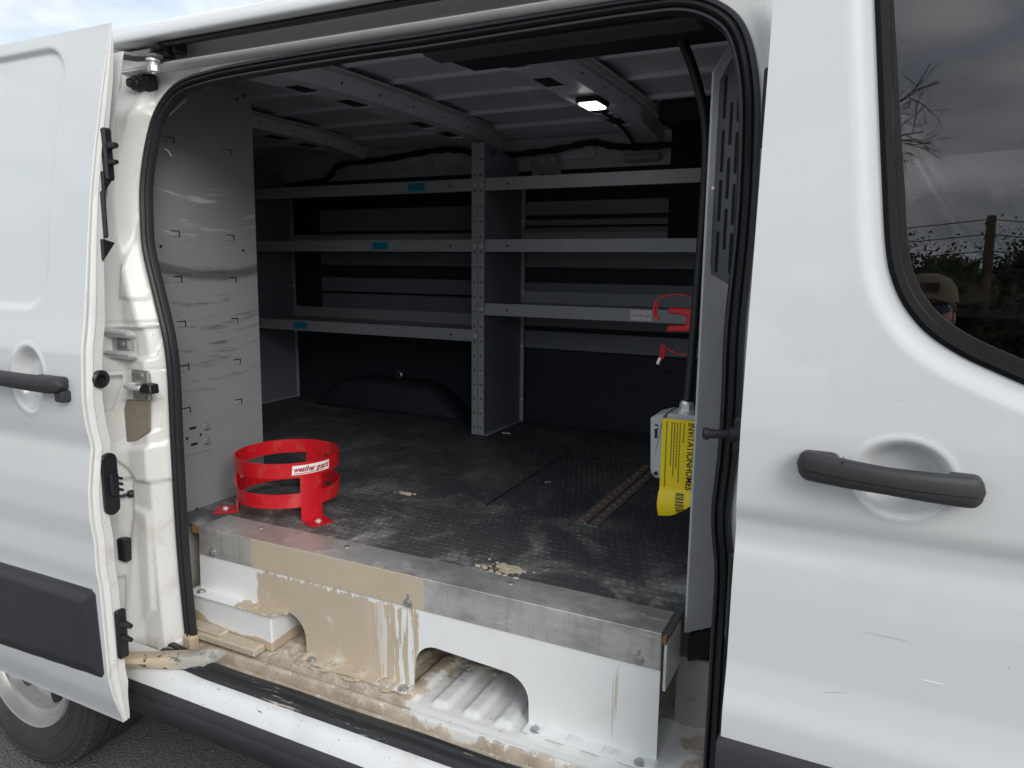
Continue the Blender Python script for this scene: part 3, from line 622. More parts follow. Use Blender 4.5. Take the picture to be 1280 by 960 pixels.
def bow(x0, slots=True):
    yb2 = np.linspace(1.42, 3.06, 40)
    zb = np.interp(yb2, [1.42, 1.6, 1.9, 2.22, 2.6, 2.85, 3.0, 3.06], [1.962, 1.972, 1.982, 1.985, 1.982, 1.974, 1.960, 1.945])
    pr = [(-.125, .050), (-.088, .047), (-.064, .002), (-.060, 0), (.060, 0), (.064, .002), (.088, .047), (.125, .050)]
    b = MB(); b.sweep([(x0, y, z) for y, z in zip(yb2, zb)], [(1, 0, 0)]*40, [(0, 0, 1)]*40, pr, pclosed=False); o = b.build('roof_bow', CEIL, van, 18)
    for y in (1.60, 1.86, 2.12, 2.55, 2.76):
        z = float(np.interp(y, yb2, zb))
        b = MB(); b.box(x0-.045, x0+.01, y-.055, y+.055, z-.0012, z+.003, .0004); b.build('slot', BLK, o)
        b = MB(); b.box(x0-.05, x0+.015, y+.055, y+.062, z-.006, z+.001, .001); b.build('slot_lip', CEIL, o)
    for sx in (-1, 1):
        b = MB(); yy = np.linspace(1.44, 3.0, 60)
        b.tube([(x0+sx*(.108+random.uniform(-.002, .002)), y, float(np.interp(y, yb2, zb))+.046) for y in yy], [random.uniform(.006, .011) for _ in yy], 6); b.build('seam_sealer', SEALER, o)
    for y in np.linspace(1.55, 2.95, 8):
        b = MB(); b.cyl((x0+.0775, y, float(np.interp(y, yb2, zb))+.022), (x0+.079, y, float(np.interp(y, yb2, zb))+.0215), .004, 8); b.build('hole', BLK, o)
    return o
for x0 in (-.92, -1.65, -2.40, -3.15): bow(x0)
# wiring loom along the far cant rail
lp = [(-3.1, 3.06, 1.83), (-2.62, 3.07, 1.86), (-2.50, 3.07, 1.93), (-2.2, 3.06, 1.945), (-1.95, 3.05, 1.965), (-1.80, 3.03, 1.96), (-1.65, 3.02, 1.93), (-1.5, 3.04, 1.925), (-1.30, 3.04, 1.935), (-1.15, 3.05, 1.955), (-1.05, 3.05, 1.935), (-.95, 3.04, 1.925), (-.80, 3.04, 1.925), (-.6, 3.04, 1.93)]
b = MB(); sp_ = smooth_path(lp, 8); b.tube(sp_, [.014+.002*math.sin(i*1.3) for i in range(len(sp_))], 8); lm_ = b.build('wiring_loom', BLK, van)
b = MB(); b.tube(smooth_path([(-.95, 3.04, 1.925), (-.94, 2.9, 1.955), (-.93, 2.7, 1.972), (-.92, 2.52, 1.975)], 6), .007, 6); b.build('branch', BLK, lm_)
# lit cargo lamp on the bow
b = MB(); b.box(-.938, -.862, 2.335, 2.455, 1.966, 1.984, .004); lh = b.build('cargo_lamp', BLK, van)
LAMP = emit('lit lamp lens', (1, .98, .94), 9)
b = MB(); b.box(-.931, -.869, 2.345, 2.445, 1.959, 1.9675, .004); b.build('lens', LAMP, lh)
b = MB(); b.box(-1.02, -.86, 3.085, 3.123, 1.875, 1.905, .010); ln = b.build('unlit_lamp', flat('frosted lens', (.55, .55, .53), .3), van)
# black foam header at the headliner end; plain dark boxes in the far corner
b = MB(); b.prism([(1.418, 1.985), (1.418, 1.902), (1.50, 1.912), (1.70, 1.922), (1.735, 1.942), (1.735, 1.99)], 'YZ', -.955, -.30, .008); hd = b.build('foam_header', FOAM, van)
b = MB(); b.box(-.93, -.34, 1.424, 1.50, 1.893, 1.9035, .004); b.build('header_flap', pbr('frayed felt edge', (.07, .075, .085), .9, var=.4, scale=90, bmp=.8, bscale=300), hd)
b = MB(); b.box(-.80, -.30, 3.02, 3.12, 1.55, 2.04, .01); b.box(-.78, -.30, 2.75, 3.05, 1.96, 2.04, .01); b.build('dark_corner_box', FOAM, van)  # plain dark boxes filling the far upper corner by the partition
# far wheel arch
b = MB(); prf = [(-2.62, .713), (-2.46, .83), (-2.40, .858), (-2.30, .868), (-1.99, .868), (-1.90, .85), (-1.80, .77), (-1.74, .713)]
b.prism(prf, 'XZ', 2.93, 3.12, .02); b.build('far_wheel_arch', WALL, van, 60)
b = MB(); b.revolve([(.016, 0), (.018, -.01), (.012, -.014)], (-2.16, 3.08, .885), (0, 1, 0), 14); b.build('anchor_ring', ZINC, van)

# ------------------------------------------------------------------ shelving
SY0, SY1 = 2.735, 3.09
def post(parent, x0, x1, holes):
    b = MB(); b.box(x0, x1, SY0-.004, SY0-.001, .716, 1.932, .0006); o = b.build('post', SHELF, parent)
    for z in np.arange(.75, 1.92, .062):
        b = MB(); b.cyl(((x0+x1)/2, SY0-.0042, z), ((x0+x1)/2, SY0-.0034, z), .0042, 10); b.build('hole', BLK, o)
    for z in holes:
        b = MB(); b.hexbolt(((x0+x1)/2, SY0-.004, z), (0, -1, 0), .0065, .005); b.build('bolt', CHROME, o)
    return o
def shelf(parent, x0, x1, ztop, lab=None):
    b = MB(); h = .050
    pr = [(SY0+.010, ztop-h+.006), (SY0+.010, ztop-h), (SY0, ztop-h), (SY0, ztop), (SY0+.003, ztop), (SY0+.003, ztop-.012), (SY1-.004, ztop-.012), (SY1-.004, ztop+.04), (SY1, ztop+.04), (SY1, ztop-.016), (SY0+.006, ztop-.016), (SY0+.006, ztop-h+.006)]
    b.prism(pr, 'YZ', x0, x1, .0006); o = b.build('shelf', SHELF, parent)
    for xx in (x0+.105, x1-.105):
        b = MB(); b.cyl((xx, SY0-.0008, ztop-.026), (xx, SY0+.0004, ztop-.026), .005, 10); b.build('hole', BLK, o)
    return o
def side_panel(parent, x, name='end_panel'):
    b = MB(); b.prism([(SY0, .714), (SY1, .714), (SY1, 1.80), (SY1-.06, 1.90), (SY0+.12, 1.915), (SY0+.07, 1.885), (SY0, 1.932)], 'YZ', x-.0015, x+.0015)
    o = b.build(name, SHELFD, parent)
    b = MB(); b.box(x+.0016, x+.020, SY1-.0035, SY1, .714, 1.80); b.box(x+.0016, x+.016, SY0+.004, SY1-.01, .714, .7175); b.build('flange', SHELF, o)
    for z in (.80, 1.05, 1.3, 1.62):
        b = MB(); b.hexbolt((x+.0205-.01, SY1-.0035, z+.02), (0, -1, 0), .005, .004); b.build('bolt', CHROME, o)
    for y in (2.83, 3.0):
        for z in (1.13, 1.02, 1.36, 1.47): b = MB(); b.cyl((x+.0014, y, z), (x+.0022, y, z), .008, 12); b.build('pressing', SHELFD, o)
    return o
def scribble(parent, x0, x1, z, y, n=2):
    b = MB()
    for r in range(n):
        zz = z-(r-(n-1)/2)*.011; xx = x0
        while xx < x1-.006:
            m = random.randint(3, 5)
            b.tube([(xx+i*.0042, y, zz+random.uniform(-.0042, .0042)) for i in range(m)], .0012, 4); xx += m*.0042+random.choice((.002, .006))
    return b.build('handwriting', INK, parent)
def label(parent, mat, px0, py, px1, h, z, n=2):
    xa, xb = onY(px0, py, SY0)[0], onY(px1, py, SY0)[0]
    b = MB(); b.box(xa, xb, SY0-.0012, SY0-.0002, z-h/2, z+h/2); o = b.build('label', mat, parent)
    scribble(o, xa+.008, xb-.008, z, SY0-.0016, n); return o
ZT, ZM, ZL, ZR = 1.792, 1.546, 1.170, 1.284
s1 = thing('shelving_unit', 'grey steel shelving with blue tape labels on its three shelves, left of the divider', 'shelving', (-2.2, 2.9, .713), 'grey steel shelving units')
s2 = thing('shelving_unit', 'grey steel shelving with a white label on its lowest shelf, next to the partition', 'shelving', (-1.0, 2.9, .713), 'grey steel shelving units')
post(s1, -1.546, -1.5175, (ZT-.026, ZM-.026, ZL-.026)); post(s2, -1.5155, -1.487, (ZT-.026, ZM-.026, ZR-.026))
side_panel(s1, -1.522); side_panel(s2, -1.489); side_panel(s1, -2.86)
sh = [shelf(s1, -2.855, -1.547, z) for z in (ZT, ZM, ZL)]; sr = [shelf(s2, -1.486, -.42, z) for z in (ZT, ZM, ZR)]
label(sh[0], BLUE, 510, 231, 531, .032, ZT-.025, 1); label(sh[1], BLUE, 466, 308, 485, .032, ZM-.025, 2); label(sh[2], BLUE, 367, 406, 384, .032, ZL-.025, 2)
label(sr[2], WHITE, 788, 392, 815, .040, ZR-.025, 1)
# back sheets between the shelves
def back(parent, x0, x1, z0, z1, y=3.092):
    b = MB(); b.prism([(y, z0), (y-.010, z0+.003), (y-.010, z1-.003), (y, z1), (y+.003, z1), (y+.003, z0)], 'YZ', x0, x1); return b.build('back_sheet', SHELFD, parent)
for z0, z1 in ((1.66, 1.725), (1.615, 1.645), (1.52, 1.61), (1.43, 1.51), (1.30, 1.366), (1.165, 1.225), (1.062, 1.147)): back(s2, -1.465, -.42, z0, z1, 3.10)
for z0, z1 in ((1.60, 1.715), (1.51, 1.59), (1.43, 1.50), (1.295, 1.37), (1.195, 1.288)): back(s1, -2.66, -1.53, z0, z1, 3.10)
# bracket at the top of the divider
b = MB(); b.box(-1.44, -1.30, 3.088, 3.091, 1.80, 1.925, .001); br = b.build('wall_bracket', SHELF, s2)
for x in (-1.39, -1.34):
    b = MB(); b.hexbolt((x, 3.088, 1.90), (0, -1, 0), .007, .004); b.build('bolt', CHROME, br)
    b = MB(); b.box(x-.011, x+.011, 3.0868, 3.0882, 1.83, 1.84, .0005); b.build('slot', BLK, br)

# ------------------------------------------------------------------ scuffed grey end panel at the left of the opening
pn = thing('end_panel', 'tall scuffed grey steel panel with square slots at the left of the door opening', 'panel', (-1.79, 1.6, .713))
b = MB(); XP = -1.79
b.prism([(1.402, .714), (1.764, .714), (1.784, 1.93), (1.76, 1.955), (1.62, 1.962), (1.50, 1.93), (1.402, 1.80)], 'YZ', XP-.003, XP, .0006); sheet = b.build('sheet', GREYP, pn)
b = MB(); b.box(XP-.03, XP-.0031, 1.7615, 1.7645, .714, 1.93); b.build('return_flange', GREYP, pn)
for px, py in ((212, 175), (284, 190), (219, 292), (288, 297), (222, 349), (291, 350), (227, 405), (293, 401), (231, 460), (296, 452), (233, 513), (298, 502)):
    p = onX(px, py, XP); b = MB(); h, w_ = .0085, .015
    b.box(XP-.0005, XP+.0010, p[1]-w_, p[1]+w_, p[2]+h-.0022, p[2]+h); b.box(XP-.0005, XP+.0010, p[1]+w_-.0035, p[1]+w_, p[2]-h, p[2]+h)
    if py > 330: b.box(XP-.0005, XP+.0010, p[1]-w_*.55, p[1]+w_, p[2]+h*.2, p[2]+h)
    sl_ = b.build('slot', BLK, sheet)
    b = MB(); b.box(XP-.0004, XP+.0016, p[1]-w_*.95, p[1]+w_*.72, p[2]-h, p[2]+h*.62, .0005); b.build('tab', GREYP, sl_)
for px, py in ((201, 308), (304, 313), (262, 633), (246, 641-5), (305, 120), (296, 124)):
    p = onX(px, py, XP); b = MB(); b.cyl((XP-.001, p[1], p[2]), (XP+.0008, p[1], p[2]), .0045, 10); b.build('hole', BLK, sheet)
p0, p1 = onX(225, 527, XP), onX(264, 560, XP)
b = MB(); b.box(XP+.0002, XP+.003, p0[1]-.05, p1[1], p1[2]-.004, p0[2], .001); pt = b.build('bolt_plate', GREYP, pn)
for px, py in ((257, 533), (257, 551)):
    p = onX(px, py, XP); b = MB(); b.hexbolt((XP+.003, p[1], p[2]), (1, 0, 0), .0085, .007); b.build('bolt', ZINC, pt)
for px, py in ((240, 535), (242, 555), (250, 543), (233, 548)):
    p = onX(px, py, XP); b = MB(); w_ = .012 if py in (535, 555) else .004; b.box(XP+.002, XP+.0036, p[1]-w_, p[1]+w_, p[2]-.004, p[2]+.004, .0004); b.build('slot', BLK, pt)
# white cable ties poking out past the seal
for i, q in enumerate((((190, 182, 1.45), (208, 187, 1.46), (214, 196, 1.47)), ((206, 148, 1.45), (218, 138, 1.48), (233, 124, 1.52)), ((241, 111, 1.5), (255, 110, 1.52), (270, 105, 1.54)))):
    b = MB(); b.tube(smooth_path([onY(x, y, Y) for x, y, Y in q], 5), .0025, 5)
    c_ = onY(*q[0]); b.box(c_[0]-.006, c_[0]+.006, c_[1]-.004, c_[1]+.004, c_[2]-.005, c_[2]+.005, .001)
    tag(b.build('cable_tie', WHITE), ('white cable tie tail curling out beside the seal, lowest of three', 'white cable tie with square head in the top corner of the opening', 'white cable tie lying along the top of the grey panel')[i], 'cable tie', 'white cable ties')

# ------------------------------------------------------------------ partition at the right
pa = thing('partition', 'light grey steel bulkhead with long slots at the right of the door opening', 'partition', (-.3, 1.6, .66))
A0 = np.array([-.317, 1.497]); A1 = np.array([-.195, 1.64]); 
def wing(pts, name, mat, th=.003, par=None):                  # pts (t along the wing, z)
    e = (A1-A0)/np.linalg.norm(A1-A0); nn = np.array([e[1], -e[0]])
    b = MB(); f0 = [b.bm.verts.new((*(A0+e*t), z)) for t, z in pts]; f1 = [b.bm.verts.new((*(A0+e*t-nn*th), z)) for t, z in pts]
    n_ = len(pts); fs = [b.bm.faces.new(f0), b.bm.faces.new(f1[::-1])]+[b.bm.faces.new((f0[i], f1[i], f1[(i+1) % n_], f0[(i+1) % n_])) for i in range(n_)]
    bmesh.ops.recalc_face_normals(b.bm, faces=fs); return b.build(name, mat, par or pa)
wg = wing([(0, .672), (.19, .672), (.19, 1.38), (.058, 1.415), (.016, 1.435), (.012, 1.455), (.012, 1.80), (.07, 1.90), (.06, 1.91), (-.002, 1.815), (0, 1.45)], 'side_wing', PART)
b = MB(); b.prism([(-.318, 1.4965), (-.318, 1.60), (-.322, 1.60), (-.322, 1.4965)], 'XY', .672, 1.815); b.build('return_edge', PART, wg)
# slotted upper sheet behind the wing's cut-out, each slot a dark opening
UX = -.292
ev = (A1-A0)/np.linalg.norm(A1-A0); nv_ = np.array([ev[1], -ev[0]])
def wp_(t, z, off): q = A0+ev*t+nv_*off; return (q[0], q[1], z)
def slab(pts, o0, o1, name, mat, par):
    b = MB(); f0 = [b.bm.verts.new(wp_(t, z, o0)) for t, z in pts]; f1 = [b.bm.verts.new(wp_(t, z, o1)) for t, z in pts]; n_ = len(pts)
    fs = [b.bm.faces.new(f0), b.bm.faces.new(f1[::-1])]+[b.bm.faces.new((f0[i], f1[i], f1[(i+1) % n_], f0[(i+1) % n_])) for i in range(n_)]
    bmesh.ops.recalc_face_normals(b.bm, faces=fs); return b.build(name, mat, par)
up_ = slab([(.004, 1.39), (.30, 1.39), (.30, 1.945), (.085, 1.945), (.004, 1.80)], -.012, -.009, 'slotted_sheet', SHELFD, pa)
for i in range(9):
    t0 = .034+i*.0168
    for z in (1.475, 1.575, 1.675, 1.775):
        z2 = z+(.05 if i % 2 else 0)+random.uniform(-.004, .004)
        if z2 > 1.80+i*.006: continue
        slab([(t0-.0036, z2-.038), (t0, z2-.041), (t0+.0036, z2-.038), (t0+.0036, z2+.038), (t0, z2+.041), (t0-.0036, z2+.038)], -.0095, -.0082, 'slot', BLK, up_)
b = MB(); b.box(UX-.002, UX, 1.535, 3.09, .66, 1.394); b.build('lower_sheet', PART, pa)
b = MB(); b.revolve([(0, .003), (.003, .0025), (.0045, 0)], (A0[0]+.006, 1.504, 1.60), (0, -1, 0), 10); b.build('bolt', CHROME, wg)
b = MB(); b.prism([(-.314, 1.5), (-.18, 1.65), (-.18, 1.80), (-.315, 1.80)], 'XY', .60, .664, .004); b.build('lower_bracket', BLK, pa)
# cream pillar trim seen in front of the slots
b = MB(); pr = [(.0, 1.44), (.010, 1.445), (.018, 1.48), (.020, 1.53), (.017, 1.59), (.008, 1.64), (-.008, 1.67)]
b.prism([(-.232-.9*a, z) for a, z in pr]+[(-.16, 1.68), (-.16, 1.44)], 'XZ', 1.42, 1.46, .010); b.build('pillar_trim', CREAM, van, 60)

# ------------------------------------------------------------------ electrical box, tag, conduit
bx_ = thing('junction_box', 'grey plastic disconnect box hanging on the partition behind the yellow tag', 'electrical box', (-.41, 1.72, .96))
b = MB(); b.box(-.4265, -.345, 1.672, 1.76, .955, 1.11, .004); b.build('case', BOXG, bx_)
b = MB(); b.prism([(-.463, 1.098), (-.430, 1.110), (-.4285, 1.110), (-.4285, .953), (-.448, .953), (-.458, .968)], 'XZ', 1.668, 1.762, .003); lid = b.build('lid', BOXG, bx_)
b = MB(); b.box(-.451, -.444, 1.6665, 1.668, 1.05, 1.083, .0006); b.cyl((-.444, 1.668, .965), (-.444, 1.664, .965), .005, 12); b.build('latch_slot', BLK, lid)
b = MB(); b.box(-.4505, -.4445, 1.664, 1.669, 1.073, 1.079, .001); b.build('latch', CHROME, lid)
b = MB(); b.cyl((-.386, 1.70, 1.108), (-.386, 1.70, 1.118), .020, 20); b.cyl((-.386, 1.70, 1.117), (-.386, 1.70, 1.132), .0175, 6); b.cyl((-.386, 1.70, 1.132), (-.385, 1.70, 1.139), .0155, 18, .013); b.build('cable_gland', CHROME, bx_)
co = MB(); hp = smooth_path([(-.385, 1.70, 1.128), (-.380, 1.70, 1.25), (-.374, 1.695, 1.40), (-.365, 1.68, 1.60), (-.366, 1.665, 1.74), (-.388, 1.65, 1.84), (-.42, 1.64, 1.92), (-.455, 1.64, 1.975)], 8)
co.tube(hp, .0105, 14); cn = co.build('conduit', RUB); tag(cn, 'black flexible conduit running from the roof down to the grey box', 'conduit')
# yellow tag, curled at its lower corner
tg = thing('hang_tag', 'yellow hang tag with black lettering and barcode hanging over the grey box', 'tag', (-.40, 1.665, .88))
TX0, TX1, TZ0, TZ1, TY = -.432, -.352, .868, 1.101, 1.6605
def tagpt(u, v):                                              # u 0..1 across, v 0..1 downwards
    x = lerp(TX0, TX1, u); z = lerp(TZ1, TZ0, v); y = TY
    k = max(0, v-.72)/.28; y -= .012*math.sin(k*2.4)-.004*k*u
    x += .010*k*k-.004*k*(1-u)*2; z += .010*u*k*k*(1 if v > .9 else .6); return np.array([x, y, z])
def tagsurf(u, v, off=-.0006): p = tagpt(u, v); p[1] += off; return p
b = MB(); nu, nv = 9, 41
Pt = np.zeros((nu, nv, 3)); Pk = np.ones((nu-1, nv-1), bool)
for i in range(nu):
    for j in range(nv):
        u, v = i/(nu-1), j/(nv-1)
        v2 = v*(1-.17*max(0, u-.25)**1.6/.63)
        Pt[i, j] = tagpt(u, v2)
b.grid(Pt); b.grid(Pt+np.array([0, .0012, 0])); card = b.build('card', YEL, tg)
me = text_mesh('INVITATIONHOMES', .0225, .0002, bold=.0003)
M = Matrix.Translation((lerp(TX0, TX1, .845), TY-.0009, TZ1-.0845)) @ Matrix(((0, 1, 0, 0), (0, 0, -1, 0), (-1, 0, 0, 0), (0, 0, 0, 1)))
wd = max(v.co.x for v in me.vertices)-min(v.co.x for v in me.vertices)
put_mesh(me, 'lettering', INK, tg, M @ Matrix.Diagonal((.158/wd, 1, 1, 1)))
b = MB()
random.seed(3)
for u, n_, ln_ in ((.64, 1, .22), (.53, 1, .62), (.45, 1, .5), (.37, 1, .58), (.29, 1, .46), (.14, 2, .70)):
    v = .03
    while v < ln_:
        dv = random.uniform(.012, .03); b.prism([(lerp(TX0, TX1, u)-.0012, lerp(TZ1, TZ0, v)), (lerp(TX0, TX1, u)+.0012, lerp(TZ1, TZ0, v)), (lerp(TX0, TX1, u)+.0012, lerp(TZ1, TZ0, v+dv)), (lerp(TX0, TX1, u)-.0012, lerp(TZ1, TZ0, v+dv))], 'XZ', TY-.0009, TY-.0006); v += dv+.006
b.build('fine_print', pbr('dark print', (.16, .13, .02), .6), tg)
b = MB(); v = .745
while v < .965:
    t_ = random.choice((.004, .008, .013)); q = [tagsurf(.50, v), tagsurf(.74, v), tagsurf(.74, v+t_), tagsurf(.50, v+t_)]
    b.bm.faces.new([b.bm.verts.new(p) for p in q]); v += t_+random.choice((.004, .007))
b.build('barcode', INK, tg)
# red bracket and red wires by the partition
rb = thing('red_clip', 'red plastic U shaped clip open to the left in front of the lowest right shelf', 'clip', (-.40, 1.75, 1.30))
x0_, x1_ = -.449, -.383
b = MB(); b.prism([(x0_, 1.352), (x0_, 1.338), (x1_-.026, 1.335), (x1_-.022, 1.329), (x1_-.022, 1.317), (x1_-.026, 1.311), (x0_-.002, 1.308), (x0_-.002, 1.294), (x1_, 1.298), (x1_+.02, 1.300), (x1_+.02, 1.350), (x1_, 1.351)], 'XZ', 1.738, 1.762, .003); b.build('body', RED, rb)
for i, (q, lab) in enumerate((([(869, 373), (850, 368), (832, 370), (820, 377), (817, 390), (821, 399)], 'thin red wire looping over the red clip'), ([(866, 444), (850, 443), (838, 438), (828, 431), (827, 441), (826, 447)], 'thin red wire with a white crimp end below the red clip'))):
    b = MB(); t_ = thing('red_wire', lab, 'wire', onY(*q[0], 1.75), 'loose red wires by the partition')
    b.tube(smooth_path([onY(x, y, 1.75) for x, y in q], 6), .0016, 6); b.build('wire', REDW, t_)
    b = MB(); b.tube(smooth_path([onY(x, y, 1.75) for x, y in q[-3:]], 4), .0034, 6); b.tube(smooth_path([onY(x+3, y+1, 1.745) for x, y in q[-3:]], 4), .0026, 6); b.build('twisted_end', REDW, t_)
    if i: b = MB(); b.cyl(onY(825.5, 447, 1.75), onY(822, 455, 1.75), .0042, 8); b.build('crimp', WHITE, t_)

# ------------------------------------------------------------------ red ring holder
RC = np.array([-1.565, 1.640]); RR = .1515
rh = thing('bottle_ring_holder', 'red steel cylinder holder of two hoops bolted to the floor behind the threshold', 'holder', (RC[0], RC[1], .713))
def hoop(z0, z1, a0=0, a1=360, name='hoop', par=None, th=.003):
    n_ = max(6, int(abs(a1-a0)/6)); full = abs(a1-a0) == 360; b = MB(); rings = []
    for i in range(n_ if full else n_+1):
        a = R_(lerp(a0, a1, i/n_)); c_, s_ = math.cos(a), math.sin(a)
        rings.append([b.bm.verts.new((RC[0]+c_*r, RC[1]+s_*r, z)) for r, z in ((RR, z0), (RR, z1), (RR-th, z1), (RR-th, z0))])
    m = len(rings); fs = []
    for i in range(m if full else m-1):
        A_, B_ = rings[i], rings[(i+1) % m]
        for k_ in range(4): fs.append(b.bm.faces.new((A_[k_], A_[(k_+1) % 4], B_[(k_+1) % 4], B_[k_])))
    if not full: fs += [b.bm.faces.new(rings[0][::-1]), b.bm.faces.new(rings[-1])]
    bmesh.ops.recalc_face_normals(b.bm, faces=fs); return b.build(name, RED, par or rh)
H = (.757, .798, .845, .888)
hoop(H[0], H[1]); hoop(H[2], H[3])
for a in (-22, 98, -142):
    hw = 12.5
    hoop(.7165, H[3]-.004, a-hw, a+hw, 'leg', th=.0042)
    c_, s_ = math.cos(R_(a)), math.sin(R_(a)); M = Matrix.Translation((RC[0], RC[1], 0)) @ Matrix.Rotation(R_(a), 4, 'Z')
    b = MB(); b.box(RR-.004, RR+.062, -.034, .034, .7135, .7172, .001, M); ft = b.build('foot', RED, rh)
    b = MB(); b.hexbolt(M @ Vector((RR+.034, 0, .7172)), (0, 0, 1), .0065, .005); b.build('bolt', CHROME, ft)
# maker's sticker wrapped on the upper hoop
def onhoop(a, z, off=.0008): return (RC[0]+math.cos(R_(a))*(RR+off), RC[1]+math.sin(R_(a))*(RR+off), z)
SA0, SA1 = -42.0, 3.0
b = MB(); Pg = np.array([[onhoop(lerp(SA0, SA1, i/12)+(.0 if j else -1.0), lerp(.853, .880, j)) for j in (0, 1)] for i in range(13)]); b.grid(Pg); stk = b.build('sticker', WHITE, rh)
me = text_mesh('weather guard', .026, .0, shear=.25, bold=.0008)
xs_ = [v.co.x for v in me.vertices]; x0t, x1t = min(xs_), max(xs_)
for v in me.vertices: a = lerp(SA0+1.5, SA1-1.5, (v.co.x-x0t)/(x1t-x0t)); v.co = Vector(onhoop(a, .868+v.co.y*.85, .0013))
put_mesh(me, 'lettering', flat('dark red print', (.40, .01, .02), .5), stk, Matrix())
b = MB(); Pg = np.array([[onhoop(lerp(SA0+1, SA1-9, i/12), lerp(.8555, .8575, j), .0012) for j in (0, 1)] for i in range(13)]); b.grid(Pg); b.build('print_line', flat('dark red line', (.45, .03, .04), .5), stk)
# debris on the floor
for i, (px, py, n_, lab) in enumerate(((507, 617, 26, 'small clump of tan crumbs on the mat right of the red holder'), (634, 712, 85, 'larger clump of dried tan dirt on the mat behind the threshold'), (680, 603, 3, 'tiny brown leaf scrap on the mat left of the hinge'))):
    c_ = onZ(px, py, .713); b = MB()
    for k_ in range(n_):
        r_ = (.0015+.0065*random.random()**2.2) if i < 2 else .004; s_ = .030 if i == 1 else .013
        b.ico((c_[0]+random.gauss(0, s_), c_[1]+random.gauss(0, s_*.6), .7150), r_, 1, (random.uniform(.8, 2.2), random.uniform(.6, 1.4), .5))
    tag(b.build('dirt_clump', MUD), lab, 'dirt', None, 'stuff')
b = MB(); c_ = onZ(633, 542, .713); b.box(c_[0]-.02, c_[0]+.02, c_[1]-.006, c_[1]+.006, .7135, .717, .001); tag(b.build('plastic_scrap', WHITE), 'small white scrap on the floor beside the shelf divider', 'scrap')
# ------------------------------------------------------------------ sliding door (slid back along the outside)
DX = -1.59
def dp(px, py, off=0.):
    Y = 1.04
    for _ in range(10): p = onY(px, py, Y); Y = float(ydoor(p[2]))+off
    return np.array(onY(px, py, Y))
xd = np.concatenate([np.arange(-3.02, -2.05, .02), np.arange(-2.05, DX-.001, .005), [DX]]); zd = np.concatenate([np.arange(.326, 1.974, .005), [1.974]])
XD, ZD = np.meshgrid(xd, zd, indexing='ij'); YD = ydoor(ZD).copy()
def rrect(x0, x1, z0, z1, r): return arc(x1-r, z1-r, r, 90, 0)+arc(x1-r, z0+r, r, 0, -90)+arc(x0+r, z0+r, r, -90, -180)+arc(x0+r, z1-r, r, 180, 90)
pa_, pb_ = dp(67, 200), dp(0, 384); pt_ = dp(0, 72)
rec = polysd(rrect(-2.93, pa_[0], pb_[2], pt_[2]-.0, .085), XD, ZD)
YD += .012*sstep(.004, -.012, rec)
cpx, cpz = (dp(14, 470)[0]+dp(56, 470)[0])/2, dp(36, 474)[2]
rc_ = np.sqrt(((XD-cpx)/.062)**2+((ZD-cpz)/.078)**2); YD += .032*sstep(1.0, .62, rc_)-.002*np.exp(-((rc_-1.05)/.08)**2)
b = MB(); b.grid(np.stack([XD, YD, ZD], -1)); slide = b.build('sliding_door', PAINT, van, 50)
# folded edge and shut face of the door (swept up the front edge)
nz = 120; zz = np.linspace(.326, 1.974, nz); yz = ydoor(zz)
edge = [(0, 0), (.0022, .0015), (.0022, .0055), (-.004, .008), (-.005, .016), (-.0015, .020), (.0, .030), (-.004, .034), (-.006, .058), (-.018, .066), (-.05, .07)]
def e_at(k_, i):                                              # a little waviness towards the bottom
    u, v = edge[k_]; s_ = float(np.interp(zz[i], [.326, .36, .42, 1.2, 1.3, 1.5, 1.7, 1.85, 1.93, 1.975], [.02, .03, .050, .054, .056, .042, .035, .028, .016, .003]))/.058; return (DX+u*min(1, s_*1.5), yz[i]+v*s_, zz[i])
b = MB(); b.grid(np.array([[e_at(k_, i) for i in range(nz)] for k_ in range(len(edge))])); face = b.build('shut_face', JAMB, slide, 40)
zi = np.linspace(.40, 1.93, 40); b = MB(); b.grid(np.array([[(x, float(ydoor(z))+.062, z) for z in zi] for x in (-3.0, DX-.03)])); b.build('inner_panel', JAMB, slide)
# lower black cladding
c0, c1, c2, c3 = dp(0, 700), dp(127, 738), dp(135, 851), dp(0, 807)
xcl = -1.603
pl = [(-3.0, c0[2]-.004), (-2.05, c0[2]-.002), (xcl-.014, c1[2]-.002), (xcl, c1[2]-.014), (xcl+.003, c2[2]+.014), (xcl-.008, c2[2]), (-2.05, c3[2]+.004), (-3.0, c3[2]+.004)]
XQ, ZQ = np.meshgrid(np.concatenate([np.arange(-3.0, -1.9, .05), np.arange(-1.9, xcl+.004, .004)]), np.arange(.40, .74, .004), indexing='ij'); sdq = polysd(pl, XQ, ZQ)
YQ = ydoor(ZQ)-.007*sstep(.0, -.005, sdq)-.012*sstep(-.004, -.040, sdq)+.004
b = MB(); b.grid(np.stack([XQ, YQ, ZQ], -1), (sdq[:-1, :-1] < .0015)); b.build('cladding', CLAD, slide, 40)
